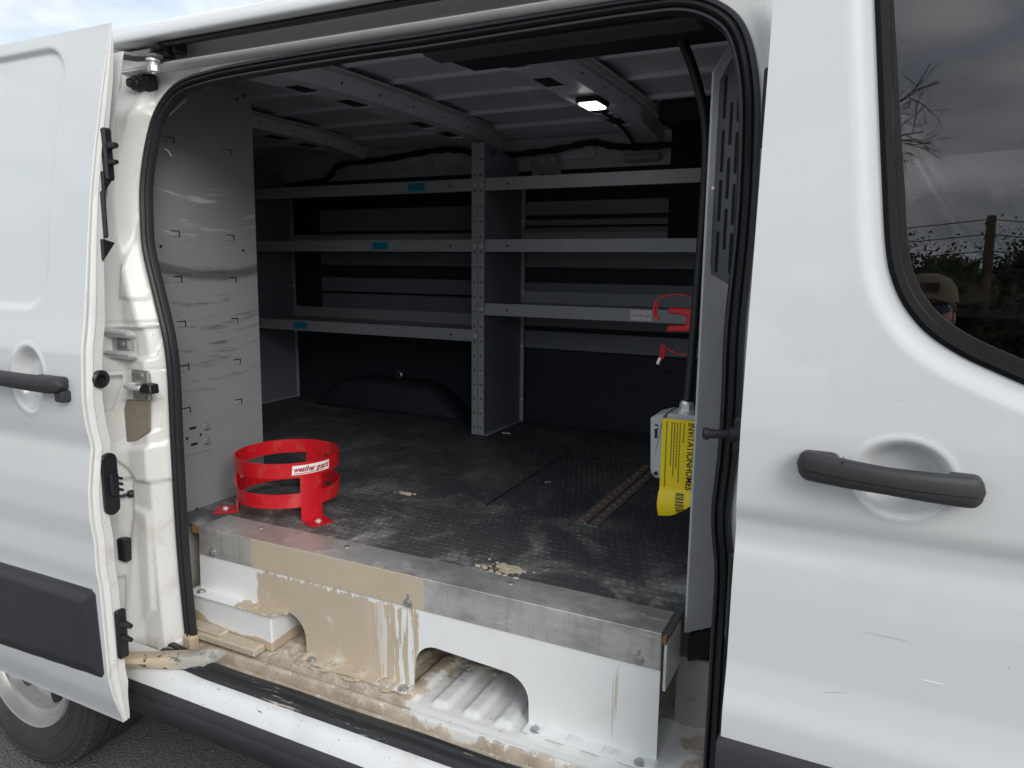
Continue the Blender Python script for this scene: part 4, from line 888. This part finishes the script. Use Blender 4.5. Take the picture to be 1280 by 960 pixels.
def handle(par, P0, P1, ysurf, mat, split=.27, hh=.022):
    # bar between two feet, bowed outward; P0, P1 (x,z)
    b = MB(); n_ = 64
    rings = []
    for i in range(n_+1):
        t = i/n_; x = lerp(P0[0], P1[0], t); z = lerp(P0[1], P1[1], t)
        k_ = math.sin(math.pi*t); yv = ysurf-.018-.024*k_**.7
        e_ = min(t, 1-t)/.075; s_ = math.sqrt(max(0, 1-(1-min(1, e_))**2))
        h_ = hh*(.84+.16*abs(2*t-1))*max(.03, s_); d_ = .013*max(.25, s_)
        ring = []
        for q in range(16):
            a = 2*math.pi*q/16; ca, sa = math.cos(a), math.sin(a)
            ring.append(b.bm.verts.new((x, yv+d_*math.copysign(abs(ca)**.6, ca), z+h_*math.copysign(abs(sa)**.7, sa))))
        rings.append(ring)
    for i in range(n_):
        for q in range(16): b.bm.faces.new((rings[i][q], rings[i][(q+1) % 16], rings[i+1][(q+1) % 16], rings[i+1][q]))
    b.bm.faces.new(rings[0]); b.bm.faces.new(rings[-1][::-1])
    for t0, t1 in ((.015, split-.02), (.80, .985)):
        b.box(lerp(P0[0], P1[0], t0), lerp(P0[0], P1[0], t1), ysurf-.026, ysurf+.006, lerp(P0[1], P1[1], (t0+t1)/2)-hh*.86, lerp(P0[1], P1[1], (t0+t1)/2)+hh*.86, .011, seg=3)
    bmesh.ops.recalc_face_normals(b.bm, faces=b.bm.faces[:])
    o = b.build('handle', mat, par, 45)
    b = MB(); xs2 = lerp(P0[0], P1[0], split); zs2 = lerp(P0[1], P1[1], split)
    b.box(xs2-.0008, xs2+.0008, ysurf-.0485, ysurf-.02, zs2-hh*.86, zs2+hh*.86); b.build('parting_line', BLK, o)
    b = MB(); b.tube([(lerp(P0[0], P1[0], t), ysurf-.018-.024*math.sin(math.pi*t)**.7-.0128, lerp(P0[1], P1[1], t)-.004) for t in np.linspace(.05, .95, 20)], .0012, 5); b.build('mould_line', BLK, o); return o
h0, h1 = dp(-90, 453, -.03), dp(73, 484, -.03)
ho = handle(slide, (h0[0], h0[2]), (h1[0], h1[2]), float(ydoor(1.16)), HND, .3, .020)
b = MB(); b.box(h1[0]-.032, h1[0]-.002, float(ydoor(1.15))-.022, float(ydoor(1.15))+.004, h1[2]-.038, h1[2]-.012, .004); b.build('handle_foot', HND, ho)
# fittings on the shut face
def sf(px, py, x=DX): return np.array(onX(px, py, x))
def edge_block(px, py, w_, h_, t=.012, mat=BLK, name='connector', bev=.004, pins=()):
    c_ = sf(px, py); b = MB(); b.box(DX-.008, DX+t-.004, c_[1]-w_/2, c_[1]+w_/2, c_[2]-h_/2, c_[2]+h_/2, bev); o = b.build(name, mat, face)
    for dz, l_, r_ in pins:
        b = MB(); b.cyl((DX+t-.005, c_[1], c_[2]+dz), (DX+t-.005+l_, c_[1], c_[2]+dz), r_, 10, r_*.6); b.build('pin', mat, o)
    return o
edge_block(134, 193, .022, .115, pins=((.018, .026, .010), (-.018, .024, .008)), name='door_guide')
edge_block(131, 268, .010, .105, t=.008, name='grommet_strip')
for py in (228, 312):
    c_ = sf(134, py); b = MB(); b.prism([(c_[1]-.012, c_[2]+.024), (c_[1]+.02, c_[2]+.016), (c_[1]-.012, c_[2]-.026)], 'YZ', DX-.008, DX+.003, .002); b.build('gusset', BLK, face)
c_ = sf(126, 474); b = MB(); b.revolve([(.010, .004), (.016, .0055), (.021, .002), (.021, -.006)], c_, (1, 0, 0), 20); b.revolve([(0, -.004), (.0115, -.004), (.0115, .003)], c_, (1, 0, 0), 20); b.build('grommet', BLK, face)
c_ = sf(138, 605); b = MB(); b.prism([(c_[1]+y_, c_[2]+z_) for y_, z_ in rrect(-.019, .019, -.075, .075, .0185)], 'YZ', DX-.008, DX+.004, .001); oc = b.build('contact_plate', BLK, face)
b = MB(); b.box(DX+.003, DX+.016, c_[1]-.008, c_[1]+.013, c_[2]-.026, c_[2]+.026, .003); b.build('contact_block', BLK, oc)
for dz in (-.014, 0, .014):
    b = MB(); b.cyl((DX+.012, c_[1]+.012, c_[2]+dz), (DX+.026, c_[1]+.012, c_[2]+dz), .0035, 8); b.build('contact_pin', BLK, oc)
edge_block(152, 792, .026, .125, pins=((.028, .030, .010), (-.008, .028, .009)), name='door_guide')
# upper and lower roller arms
b = MB(); b.prism([(-1.735, 1.196), (-1.694, 1.196), (-1.688, 1.222), (-1.650, 1.285), (-1.612, 1.300), (-1.606, 1.322), (-1.630, 1.336), (-1.690, 1.315), (-1.735, 1.240)], 'XY', 1.934, 1.944, .002)
b.prism([(1.196, 1.944), (1.222, 1.944), (1.224, 1.925), (1.212, 1.90), (1.206, 1.84), (1.190, 1.84)], 'YZ', -1.700, -1.692, .002); arm = b.build('upper_arm', DGREY, slide, 40)
c_ = np.array([-1.632, 1.312, 1.934]); b = MB(); b.cyl(c_, c_+[0, 0, -.006], .017, 18); b.cyl(c_+[0, 0, -.006], c_+[0, 0, -.016], .012, 18); b.cyl(c_+[0, 0, -.015], c_+[0, 0, -.029], .0135, 6); b.cyl(c_+[0, 0, -.029], c_+[0, 0, -.034], .006, 10); b.build('arm_bolt', CHROME, arm)
q0, q1 = np.array(onY(186, 70, 1.32)), np.array(onY(214, 63, 1.36)); b = MB(); b.tube([q0, (q0+q1)/2+[0, 0, .002], q1], .008, 8); b.cyl(q1+[-.012, .0, -.016], q1+[-.012, 0, .012], .018, 18); b.cyl(q1+[.03, .0, -.012], q1+[.03, 0, .016], .017, 18); b.box(q1[0]-.02, q1[0]+.04, q1[1]-.006, q1[1]+.006, q1[2]-.006, q1[2]+.006, .002); b.build('roller', BLK, arm)
la = [onY(128, 824, 1.12), onY(150, 823, 1.14), onY(190, 824, 1.17), onY(225, 824, 1.20), onY(255, 823, 1.225), onY(273, 822, 1.25)]
b = MB(); pth = smooth_path([tuple(p) for p in la], 6); n_ = len(pth)
wds = np.interp(np.linspace(0, 1, n_), [0, .3, .55, .8, .95, 1], [.013, .013, .018, .020, .016, .006]); b2 = b
rings = []
for p, w_ in zip(pth, wds): rings.append([b.bm.verts.new((p[0]+dx_, p[1]+dy_, p[2]+dz_)) for dx_, dy_, dz_ in ((0, -.02, w_*.8), (0, -.026, 0), (0, -.018, -w_), (0, .02, -w_*.7), (0, .03, w_*.3), (0, .015, w_))])
for i in range(n_-1):
    for k_ in range(6): b.bm.faces.new((rings[i][k_], rings[i][(k_+1) % 6], rings[i+1][(k_+1) % 6], rings[i+1][k_]))
b.bm.faces.new(rings[0]); b.bm.faces.new(rings[-1][::-1]); bmesh.ops.recalc_face_normals(b.bm, faces=b.bm.faces[:])
tag(b.build('lower_arm', ARM, slide, 50), 'lower roller arm splashed with beige paint')

# ------------------------------------------------------------------ front door
fz = [.45, .60, .645, .69, .722, .735, .76, .80, .87, .93, .98, 1.015, 1.045, 1.062, 1.075, 1.12, 1.2, 1.3, 1.9, 2.0]
fyv = [1.185, 1.172, 1.170, 1.168, 1.168, 1.171, 1.178, 1.185, 1.187, 1.188, 1.192, 1.199, 1.197, 1.189, 1.185, 1.183, 1.182, 1.190, 1.252, 1.262]
_fy = np.interp(_zf, fz, fyv); _k2 = np.array([1, 2, 3, 2, 1.]); _k2 /= _k2.sum(); _fy = np.convolve(np.pad(_fy, 2, 'edge'), _k2, 'valid')
def yfront(z): return np.interp(z, _zf, _fy)
def fpz(px, py, off=0.):
    Y = 1.19
    for _ in range(10): p = onY(px, py, Y); Y = float(yfront(p[2]))+off
    return np.array(onY(px, py, Y))
FX = -.182
win_px = [(1096, -60), (1099, 20), (1103, 120), (1107, 220), (1112, 310), (1121, 352), (1138, 386), (1165, 416), (1205, 442), (1250, 463), (1290, 480), (1340, 500)]
wp = [fpz(*q) for q in win_px]; wl = [(p[0], p[2]) for p in smooth_path(wp, 6)]
WX1 = .93
wpoly = wl+[(WX1, wl[-1][1]-.045), (WX1, 1.50), (.55, 1.885), (wl[0][0]+.03, 1.885)]
xf = np.concatenate([np.arange(FX, .40, .0045), np.arange(.40, 1.05, .02)]); zf2 = np.concatenate([np.arange(.46, 1.93, .0045)])
XF, ZF = np.meshgrid(xf, zf2, indexing='ij'); YF = yfront(ZF)-.016*sstep(0, .9, XF)*0 + .012*(XF/1.0)**2*(XF > 0)
sw = polysd(wpoly, XF, ZF); YF = YF+.007*sstep(.044, .012, sw)*(sw > -.03)
hA, hB = fpz(995, 580, -.03), fpz(1234, 619, -.03)
hc = (fpz(1072, 590)+fpz(1184, 610))/2; rr_ = np.sqrt(((XF-hc[0])/.066)**2+((ZF-hc[2])/.058)**2)
YF += .036*sstep(1.0, .62, rr_)-.0018*np.exp(-((rr_-1.06)/.07)**2)
b = MB(); swc = .25*(sw[:-1, :-1]+sw[1:, :-1]+sw[:-1, 1:]+sw[1:, 1:]); b.grid(np.stack([XF, YF, ZF], -1), swc > -.003); fdoor = b.build('front_door', PAINT, van, 50)
b = MB(); ze = np.linspace(.46, 1.928, 90); b.grid(np.array([[(FX-u, float(yfront(z))+v, z) for z in ze] for u, v in ((0, 0), (-.0005, .002), (.0, .006), (-.006, .012), (-.008, .045), (-.02, .05))])); b.build('door_edge', JAMB, fdoor, 40)
# window seal, glass
sp3 = [np.array([x, float(yfront(z))+.006+.012*max(0, x)**2, z]) for x, z in wl]
nrm = []
for i in range(len(sp3)):
    tg_ = sp3[min(i+1, len(sp3)-1)]-sp3[max(i-1, 0)]; n_ = np.array([-tg_[2], 0, tg_[0]]); n_ /= np.linalg.norm(n_); nrm.append(n_)
if nrm[2][0] < 0: nrm = [-n_ for n_ in nrm]
b = MB(); b.sweep(sp3, nrm, [(0, 1, 0)]*len(sp3), [(-.006, .004), (-.005, -.002), (.002, -.005), (.008, -.003), (.0125, -.0015), (.015, .004), (.024, .007), (.025, .012), (.0, .014)]); b.build('window_seal', WSEAL, fdoor, 40)
b = MB(); gp = [(x, z) for x, z in wpoly]
vs_ = [b.bm.verts.new((x, float(yfront(1.3))+.014+(z-1.3)*.098, z)) for x, z in gp]
b.bm.faces.new(vs_); bmesh.ops.solidify(b.bm, geom=b.bm.faces[:], thickness=.004); b.build('window_glass', GLASS, fdoor, 0)
handle(fdoor, (hA[0], hA[2]), (hB[0], hB[2]), float(yfront(1.14)), HND, .26, .023)
# black cladding low on the front door
q0, q1 = fpz(895, 958), fpz(907, 921); q2 = fpz(1000, 962)
b = MB(); zc2 = q1[2]; pr = [(.004, 0), (-.010, -.004), (-.014, -.012), (-.016, -.05), (-.016, -.16), (.0, -.18)]
b.grid(np.array([[(x, float(yfront(zc2))+u, zc2+v-(.03 if False else 0)) for u, v in pr] for x in np.linspace(FX-.004, 1.0, 30)])); b.prism([(zc2*0+float(yfront(zc2))-.012, zc2-.006), (float(yfront(zc2))+.02, zc2-.01), (float(yfront(zc2))+.02, zc2-.17), (float(yfront(zc2))-.014, zc2-.17)], 'YZ', FX-.006, FX-.004); b.build('cladding', CLAD, fdoor, 40)
# scratches on the front door
SCR = flat('bare scratch', (.80, .81, .81), .5); SCD = flat('dark scratch', (.40, .40, .41), .6)
for q, m_, w_ in (([(1078, 790), (1115, 797), (1140, 803)], SCD, .0004), ([(1149, 849), (1165, 853), (1180, 856)], SCR, .0007), ([(1026, 866), (1058, 865)], SCD, .0004)):
    b = MB(); pth = smooth_path([fpz(x, y, -.0003) for x, y in q], 5)
    b.tube(pth, [w_*math.sin(math.pi*(.08+.84*i/(len(pth)-1))) for i in range(len(pth))], 5); b.build('scratch', m_, fdoor)
# fittings at the rear edge of the front door
for px, py0, py1, nm in ((961, 85, 185, 'hinge_cover'), (917, 690, 800, 'latch_cover')):
    p0, p1 = on_frame(px, py0, -.06), on_frame(px, py1, -.06)
    b = MB(); b.box(p0[0]-.006, p0[0]+.012, p0[1]-.01, p0[1]+.02, p1[2], p0[2], .004); b.build(nm, BLK, frame)
c_ = on_frame(917, 543, -.05); b = MB(); b.revolve([(0, .05), (.009, .05), (.011, .044), (.008, .038), (.0075, .01), (.013, .008), (.014, -.01)], c_, (-.9, -.35, 0), 14); b.box(c_[0]-.0, c_[0]+.016, c_[1]-.008, c_[1]+.012, c_[2]-.03, c_[2]+.03, .004); b.build('rubber_stop', RUB, frame)

# ------------------------------------------------------------------ rear wheel
WC = np.array([-2.275, 1.215, .228]); WR = .345
wheel_prof = [(.215, .012), (.235, .0), (.27, -.008), (.31, -.004), (.335, .010), (.344, .030), (.345, .06), (.345, .175), (.343, .205), (.33, .225), (.25, .235)]
b = MB(); b.revolve([(r, h) for r, h in wheel_prof], WC, (0, 1, 0), 72); ty = b.build('tyre', TYRE, van, 50)
for r_, h_ in ((.248, -.0035), (.262, -.0065), (.300, -.0062), (.318, -.0012)):
    b = MB(); b.revolve([(r_-.0016, h_+.001), (r_, h_-.0016), (r_+.0016, h_+.001)], WC, (0, 1, 0), 72); b.build('sidewall_ring', TYRE, ty)
b = MB()
for k_ in range(72):
    a = 2*math.pi*k_/72; M = Matrix.Translation(WC) @ Matrix.Rotation(a, 4, 'Y')
    b.box(.322, .3405, .007, .030, -.0055, .0055, .001, M)
tag(b.build('tread_blocks', TYRE, ty), kind='stuff')
for h in (.058, .095, .132, .168):
    b = MB(); b.revolve([(.3452, h-.004), (.3456, h), (.3452, h+.004)], WC, (0, 1, 0), 72); b.build('tread_groove', BLK, ty)
b = MB(); b.revolve([(.217, .014), (.212, .004), (.206, .006), (.203, .020), (.196, .040), (.192, .046), (.180, .030), (.168, .034), (.160, .055), (.150, .070), (.125, .072), (.105, .050), (.085, .036), (.06, .036), (.05, .02), (0, .018)], WC, (0, 1, 0), 64); rim = b.build('rim', RIM, van, 40)
for k_ in range(5):
    a = R_(-62+72*k_); b = MB(); d_ = Vector((math.cos(a), 0, math.sin(a))); c_ = Vector(WC)+d_*.145+Vector((0, .066, 0))
    b.revolve([(0, -.012), (.028, -.011), (.034, -.004), (.034, .01)], c_, (0, 1, 0), 18); b.build('hand_hole', BLK, rim)
for k_ in range(5):
    a = R_(-25+72*k_); b = MB(); c_ = Vector(WC)+Vector((math.cos(a), 0, math.sin(a)))*.08+Vector((0, .036, 0)); b.cyl(c_, c_+Vector((0, -.02, 0)), .012, 6); b.build('wheel_nut', DGREY, rim)
b = MB(); b.cyl((-2.275, 1.40, .228), (-2.275, 3.05, .228), .05, 12); b.build('axle', BLK, van)
# far rear tyre and underbody keep the ground dark beneath
for x, y in ((-2.27, 2.98), (1.35, 2.98)):
    b = MB(); b.revolve([(r, h) for r, h in wheel_prof], (x, y, .228), (0, 1, 0), 40); b.build('tyre', TYRE, van, 50)
b = MB(); b.box(-4.3, 1.9, 1.50, 3.1, .30, .40); b.build('underbody', BLK, van)

# ------------------------------------------------------------------ cab interior seen through the window
b = MB(); b.box(-.28, 1.0, 1.36, 3.12, 1.93, 1.96, .01); b.box(-.30, -.285, 1.56, 3.12, .66, 1.96); b.build('cab_lining', FOAM, van)
b = MB(); b.box(-.28, 1.9, 1.60, 3.2, .42, .46); b.build('cab_floor', BLK, van)
wz = onY(1200, 190, 3.17)[2]
b = MB(); top = [(lerp(-.25, 1.35, i/24), wz-.14*((lerp(-.25, 1.35, i/24)-.42)/.9)**2) for i in range(25)]
b.prism([(-.25, 1.97)]+[(1.35, 1.97)]+top[::-1], 'XZ', 3.16, 3.19); b.build('far_door_frame', FOAM, van)
b = MB(); b.box(-.25, 1.5, 3.14, 3.21, .45, 1.27, .01); b.build('far_door', FOAM, van)
b = MB(); b.prism([(-.25, 1.27), (1.35, 1.27)]+top[::-1], 'XZ', 3.172, 3.176); b.build('far_window', GLASS2, van, 0)
for sy in (1.75, 2.7):
    b = MB(); b.box(-.12, .45, sy-.25, sy+.25, .75, .92, .05, seg=3); b.box(-.22, -.06, sy-.23, sy+.23, .85, 1.42, .05, seg=3); b.box(-.2, -.1, sy-.13, sy+.13, 1.44, 1.62, .04, seg=3); b.build('seat', SEATM, van, 60)
b = MB(); b.prism([(.85, .9), (1.0, 1.25), (1.5, 1.22), (1.55, .6), (.95, .6)], 'XZ', 1.28, 3.14, .03); b.build('dashboard', FOAM, van)
b = MB(); b.prism([(.98, 1.97), (1.0, 1.97), (1.62, 1.2), (1.60, 1.2)], 'XZ', 1.30, 3.15); b.build('windscreen', GLASS2, van, 0)
b = MB(); b.prism([(1.55, 1.22), (2.2, 1.1), (2.5, .95), (2.55, .35), (1.0, .35), (1.0, .6), (1.5, .6)], 'XZ', 1.25, 3.2, .06); b.build('bonnet', PAINT, van)

# ------------------------------------------------------------------ across the street: what the window mirrors
def refl(px, py, dist):                                       # point that pixel sees mirrored in the door glass
    p = fpz(px, py); n_ = np.array([0, -1, .098]); n_ /= np.linalg.norm(n_); d_ = ray(px, py); d_ /= np.linalg.norm(d_)
    r = d_-2*d_.dot(n_)*n_; return p+r*dist
def leaf_crown(name, c, rad, n, size, par, seed):
    rg = np.random.RandomState(seed); b = MB(); rad = np.array(rad); c = np.array(c); cl_ = rg.normal(size=(26, 3))*rad*.55
    for o_ in cl_:
        f0 = len(b.bm.verts); b.ico(c+o_*.75, rad.min()*.34, 3); b.bm.verts.ensure_lookup_table()
        for v in b.bm.verts[f0:]: v.co += Vector(rg.normal(size=3))*rad.min()*.05
    o = b.build(name, LEAF, par, 0); core = o.data
    P0 = c+cl_[rg.randint(26, size=n)]+rg.normal(size=(n, 3))*rad.min()*.19
    a = rg.normal(size=(n, 3)); a /= np.linalg.norm(a, axis=1)[:, None]; u = np.cross(a, rg.normal(size=(n, 3))); u /= np.linalg.norm(u, axis=1)[:, None]; v = np.cross(a, u)
    sz = (size*rg.uniform(.6, 1.4, n))[:, None]
    V = np.stack([P0-u*sz, P0-v*sz*.6, P0+u*sz, P0+v*sz*.6], 1).reshape(-1, 3)-np.array(ROOT[par.name])
    nv0 = len(core.vertices); cv = np.zeros(nv0*3); core.vertices.foreach_get('co', cv)
    me = bpy.data.meshes.new(name); F = [tuple(p.vertices) for p in core.polygons]+[(nv0+4*k, nv0+4*k+1, nv0+4*k+2, nv0+4*k+3) for k in range(n)]
    me.from_pydata(np.concatenate([cv.reshape(-1, 3), V]).tolist(), [], F); me.materials.append(LEAF); o.data = me; bpy.data.meshes.remove(core); return o
def branches(b, p, d_, ln, r, depth, rg):
    q = p+d_*ln; b.tube([p, p+d_*ln*.5+rg.normal(size=3)*ln*.04, q], [r, r*.8, r*.6], 5)
    if depth == 0: return
    for _ in range(rg.randint(3, 5)):
        nd = d_+rg.normal(size=3)*.48; nd /= np.linalg.norm(nd); t = rg.uniform(.4, 1); branches(b, p+d_*ln*t, nd, ln*rg.uniform(.5, .75), r*.55, depth-1, rg)
def tree(base, h, rad, lab, seed, n=20000, size=.055):
    t = thing('tree', lab, 'tree', base, 'trees across the road'); rg = np.random.RandomState(seed)
    b = MB(); b.tube([np.array(base)+[0, 0, -.1], np.array(base)+[.1, 0, h*.35], np.array(base)+[.05, .1, h*.75]], [.2, .15, .06], 8)
    for _ in range(6):
        dd = rg.normal(size=3); dd[2] = abs(dd[2])+.5; dd /= np.linalg.norm(dd); branches(b, np.array(base)+[.05, 0, h*rg.uniform(.3, .6)], dd, h*.25, .06, 1, rg)
    b.build('trunk', BARK, t); leaf_crown('crown', np.array(base)+[0, 0, h*.60], rad, n, size, t, seed)
def gz(p): return (float(p[0]), float(p[1]), GZ-.03)
for i, (px, py, dist, h_) in enumerate(((1150, 345, 30, .9), (1192, 322, 24, 1.0), (1228, 335, 26, 1.0), (1268, 318, 22, 1.05), (1305, 322, 28, 1.0), (1345, 300, 24, 1.0))):
    p = refl(px, py, dist); H_ = p[2]-GZ
    tree(gz(p), H_, (H_*.42, H_*.42, H_*.36), ('rounded tree mirrored just right of the cap in the door window', 'bushy tree mirrored left of the utility pole', 'bushy tree mirrored behind the utility pole', 'taller bushy tree mirrored right of the utility pole', 'bushy tree across the road beyond the window edge', 'tall tree across the road ahead of the van')[i], 20+i)
p = refl(1240, 270, 20); pole = thing('utility_pole', 'wooden utility pole mirrored in the front door window', 'pole', gz(p))
b = MB(); b.tube([gz(p), (p[0], p[1], p[2])], [.125, .10], 12); b.build('post', WOOD, pole)
wz_ = [refl(1240, 276, 20)[2], refl(1240, 296, 20)[2], refl(1240, 318, 20)[2]]
for k_, zw in enumerate(wz_):
    b = MB(); b.box(p[0]-.1, p[0]+.1, p[1]-.3, p[1]+.1, zw-.03, zw+.03, .01); b.cyl((p[0], p[1]-.25, zw), (p[0], p[1]-.25, zw+.12), .04, 8); b.build('insulator_arm', DGREY, pole)
    b = MB(); b.tube([(p[0]+x, p[1]-.25, zw+.1-.9*(1-(abs(x)-15)**2/225)) for x in np.linspace(-30, 30, 61)], .012, 5)
    tag(b.build('overhead_wire', BLK), ('overhead wire, highest of three on the mirrored utility pole', 'overhead wire, middle of three on the mirrored utility pole', 'overhead wire, lowest of three on the mirrored utility pole')[k_], 'wire', 'overhead wires')
# bare tree whose twigs reach into the window picture
p = refl(1128, 165, 10.5); bt = thing('bare_tree', 'bare tree whose dark twigs are mirrored at the left of the door window', 'tree', (p[0]-2.6, p[1]-.3, GZ-.03))
b = MB(); rg = np.random.RandomState(5); bs = np.array([p[0]-2.6, p[1]-.3, GZ-.03]); b.tube([bs, bs+[.05, 0, 2.2], bs+[-.1, 0, p[2]+1.4]], [.17, .13, .06], 8); b.build('trunk', BARK, bt)
b = MB()
s0 = refl(1085, 170, 10.5)
for px, py in ((1168, 102), (1198, 155), (1185, 172), (1150, 128), (1140, 196)):
    e_ = np.array(refl(px, py, 10.5)); st = np.array(refl(1085, 150 if py < 140 else 178, 10.5)); dd = e_-st; ln = np.linalg.norm(dd); branches(b, st, dd/ln, ln*.62, .012, 3, rg)
b.tube([bs+[-.05, 0, 2.6], bs*.4+np.array(s0)*.6+[0, 0, 1.0], s0], [.06, .03, .014], 6); b.build('twigs', BARK, bt)
# trees on the far side, seen through both windows
for i, (x, y, H_) in enumerate(((7.2, 33, 4.9), (1.2, 36, 5.0), (4.2, 34, 4.5))):
    t_ = tree((x, y, GZ-.03), H_, (H_*.5, H_*.4, H_*.42), ('tree beyond the van seen through the cab windows, rightmost of three', 'tree beyond the van seen through the cab windows, leftmost of three', 'low tree beyond the van seen through the cab windows, middle of three')[i], 60+i, 14000, .06)

# ------------------------------------------------------------------ the photographer, mirrored in the door glass
pe = thing('person', 'person in a tan cap and sunglasses holding up a phone, mirrored in the door window', 'person', (.135, -.38, GZ))
bx0, by0 = .135, -.36; HZ = 1.60
sk = {'pelvis': (bx0, by0-.05, .90, .16), 'waist': (bx0, by0-.05, 1.05, .145), 'chest': (bx0, by0-.04, 1.25, .165), 'collar': (bx0, by0-.03, 1.36, .10), 'neck': (bx0, by0-.01, 1.42, .055), 'nt': (bx0, by0, 1.47, .055),
      'shl': (bx0-.17, by0-.03, 1.33, .065), 'ell': (bx0-.24, by0+.05, 1.10, .045), 'wrl': (bx0-.24, by0+.22, 1.33, .03), 'shr': (bx0+.17, by0-.03, 1.33, .065), 'elr': (bx0+.20, by0+.06, 1.10, .045), 'wrr': (bx0-.10, by0+.24, 1.33, .03),
      'hl': (bx0-.10, by0-.05, .85, .10), 'kl': (bx0-.11, by0-.03, .42, .065), 'al': (bx0-.12, by0-.05, .02, .045), 'tl': (bx0-.13, by0+.10, -.04, .04), 'hr': (bx0+.10, by0-.05, .85, .10), 'kr': (bx0+.12, by0-.03, .42, .065), 'ar': (bx0+.13, by0-.05, .02, .045), 'tr': (bx0+.15, by0+.10, -.04, .04)}
ed = [('pelvis', 'waist'), ('waist', 'chest'), ('chest', 'collar'), ('collar', 'neck'), ('neck', 'nt'), ('collar', 'shl'), ('shl', 'ell'), ('ell', 'wrl'), ('collar', 'shr'), ('shr', 'elr'), ('elr', 'wrr'), ('pelvis', 'hl'), ('hl', 'kl'), ('kl', 'al'), ('al', 'tl'), ('pelvis', 'hr'), ('hr', 'kr'), ('kr', 'ar'), ('ar', 'tr')]
names = list(sk); me = bpy.data.meshes.new('body'); o = bpy.data.objects.new('body', me); scene.collection.objects.link(o); o.parent = pe
lo = ROOT[pe.name]; me.from_pydata([Vector(sk[n][:3])-lo for n in names], [(names.index(a), names.index(b_)) for a, b_ in ed], [])
md = o.modifiers.new('skin', 'SKIN'); me.skin_vertices[0].data[0].use_root = True
for n, v in zip(names, me.skin_vertices[0].data): v.radius = (sk[n][3], sk[n][3]*(.72 if n in ('pelvis', 'waist', 'chest') else 1))
o.modifiers.new('sub', 'SUBSURF').levels = 2; o.modifiers['sub'].render_levels = 2; me.materials.append(SHIRT)
b = MB(); hc_ = Vector((bx0, by0+.02, HZ)); b.ico(hc_, .1, 3, (.76, .95, 1.15))
for v in b.bm.verts:                                          # jaw, brow and nose
    q = v.co-hc_
    if q.z < -.03: v.co.x = hc_.x+q.x*(1+.9*(q.z+.03)*3.0); 
    if q.y > .05 and abs(q.x) < .016 and -.045 < q.z < .015: v.co.y += .022*(1-abs(q.x)/.016)*(.4+(.015-q.z)*10)
    if q.y > .06 and abs(q.x) < .03 and -.075 < q.z < -.055: v.co.y += .006
for s_ in (-1, 1): b.ico(hc_+Vector((s_*.076, -.005, -.01)), .03, 2, (.35, .6, 1))
hd_ = b.build('head', SKIN, pe, 80)
b = MB(); b.ico(hc_+Vector((0, -.03, -.01)), .098, 2, (.8, .86, 1.05)); b.build('hair', flat('dark hair', (.05, .035, .025), .8), pe, 80)
b = MB(); b.revolve([(0, .112), (.03, .110), (.062, .097), (.082, .070), (.090, .035), (.091, .018)], hc_+Vector((0, -.006, .025)), (0, .06, 1), 28); cp = b.build('cap', CAP, pe, 60)
b = MB(); Pb = np.array([[(bx0+math.sin(a)*.084*(1+.02*k_), by0+.014+math.cos(a)*(.086+.024*k_*math.cos(a)), HZ+.046-.004*k_-.010*abs(math.sin(a))*k_/3) for k_ in range(4)] for a in np.linspace(-1.25, 1.25, 16)]); b.grid(Pb); bmesh.ops.solidify(b.bm, geom=b.bm.faces[:], thickness=.003); b.build('cap_brim', CAP, cp, 60)
b = MB(); b.box(bx0-.028, bx0+.028, by0+.105, by0+.108, HZ+.062, HZ+.092, .001); b.build('cap_patch', flat('dark patch', (.06, .05, .045), .8), cp)
for s_ in (-1, 1):
    b = MB(); b.ico((bx0+s_*.034, by0+.112, HZ+.012), .03, 2, (1, .35, .72)); b.build('sunglass_lens', LENS, pe, 80)
    b = MB(); b.tube([(bx0+s_*.062, by0+.105, HZ+.02), (bx0+s_*.079, by0+.05, HZ+.018), (bx0+s_*.08, by0-.01, HZ+.012)], .003, 6); b.build('sunglass_temple', BLK, pe)
for s_, wn in ((-1, 'wrl'), (1, 'wrr')):                      # hands with five fingers each round the phone
    wx, wy, wzv, _ = sk[wn]; tx = -.045 if s_ < 0 else .075+.0; px_ = (-.08 if s_ < 0 else .085)
    b = MB(); base = Vector((wx, wy, wzv)); palm = Vector((px_, -.075, 1.42)); b.tube([base, base.lerp(palm, .6), palm], [.027, .030, .034], 10)
    for f_ in range(4):
        z0 = 1.445-.019*f_; st = palm+Vector((0, 0, .025-.019*f_)); b.tube([st, Vector((px_-s_*.002, -.048, z0)), Vector((px_-s_*.022, -.034, z0)), Vector((px_-s_*(.045-.004*f_), -.0325, z0))], [.010, .0095, .009, .0075], 8)
    b.tube([palm+Vector((0, 0, -.01)), Vector((px_-s_*.02, -.068, 1.43)), Vector((px_-s_*.04, -.058, 1.45))], [.013, .011, .009], 8); b.build('hand', SKIN, pe, 80)
ph = thing('phone', 'black phone held up level in both hands, mirrored in the door window', 'phone', (0, -.04, 1.42))
b = MB(); b.box(-.075, .078, -.049, -.041, 1.405, 1.478, .004); b.build('body', BLK, ph)
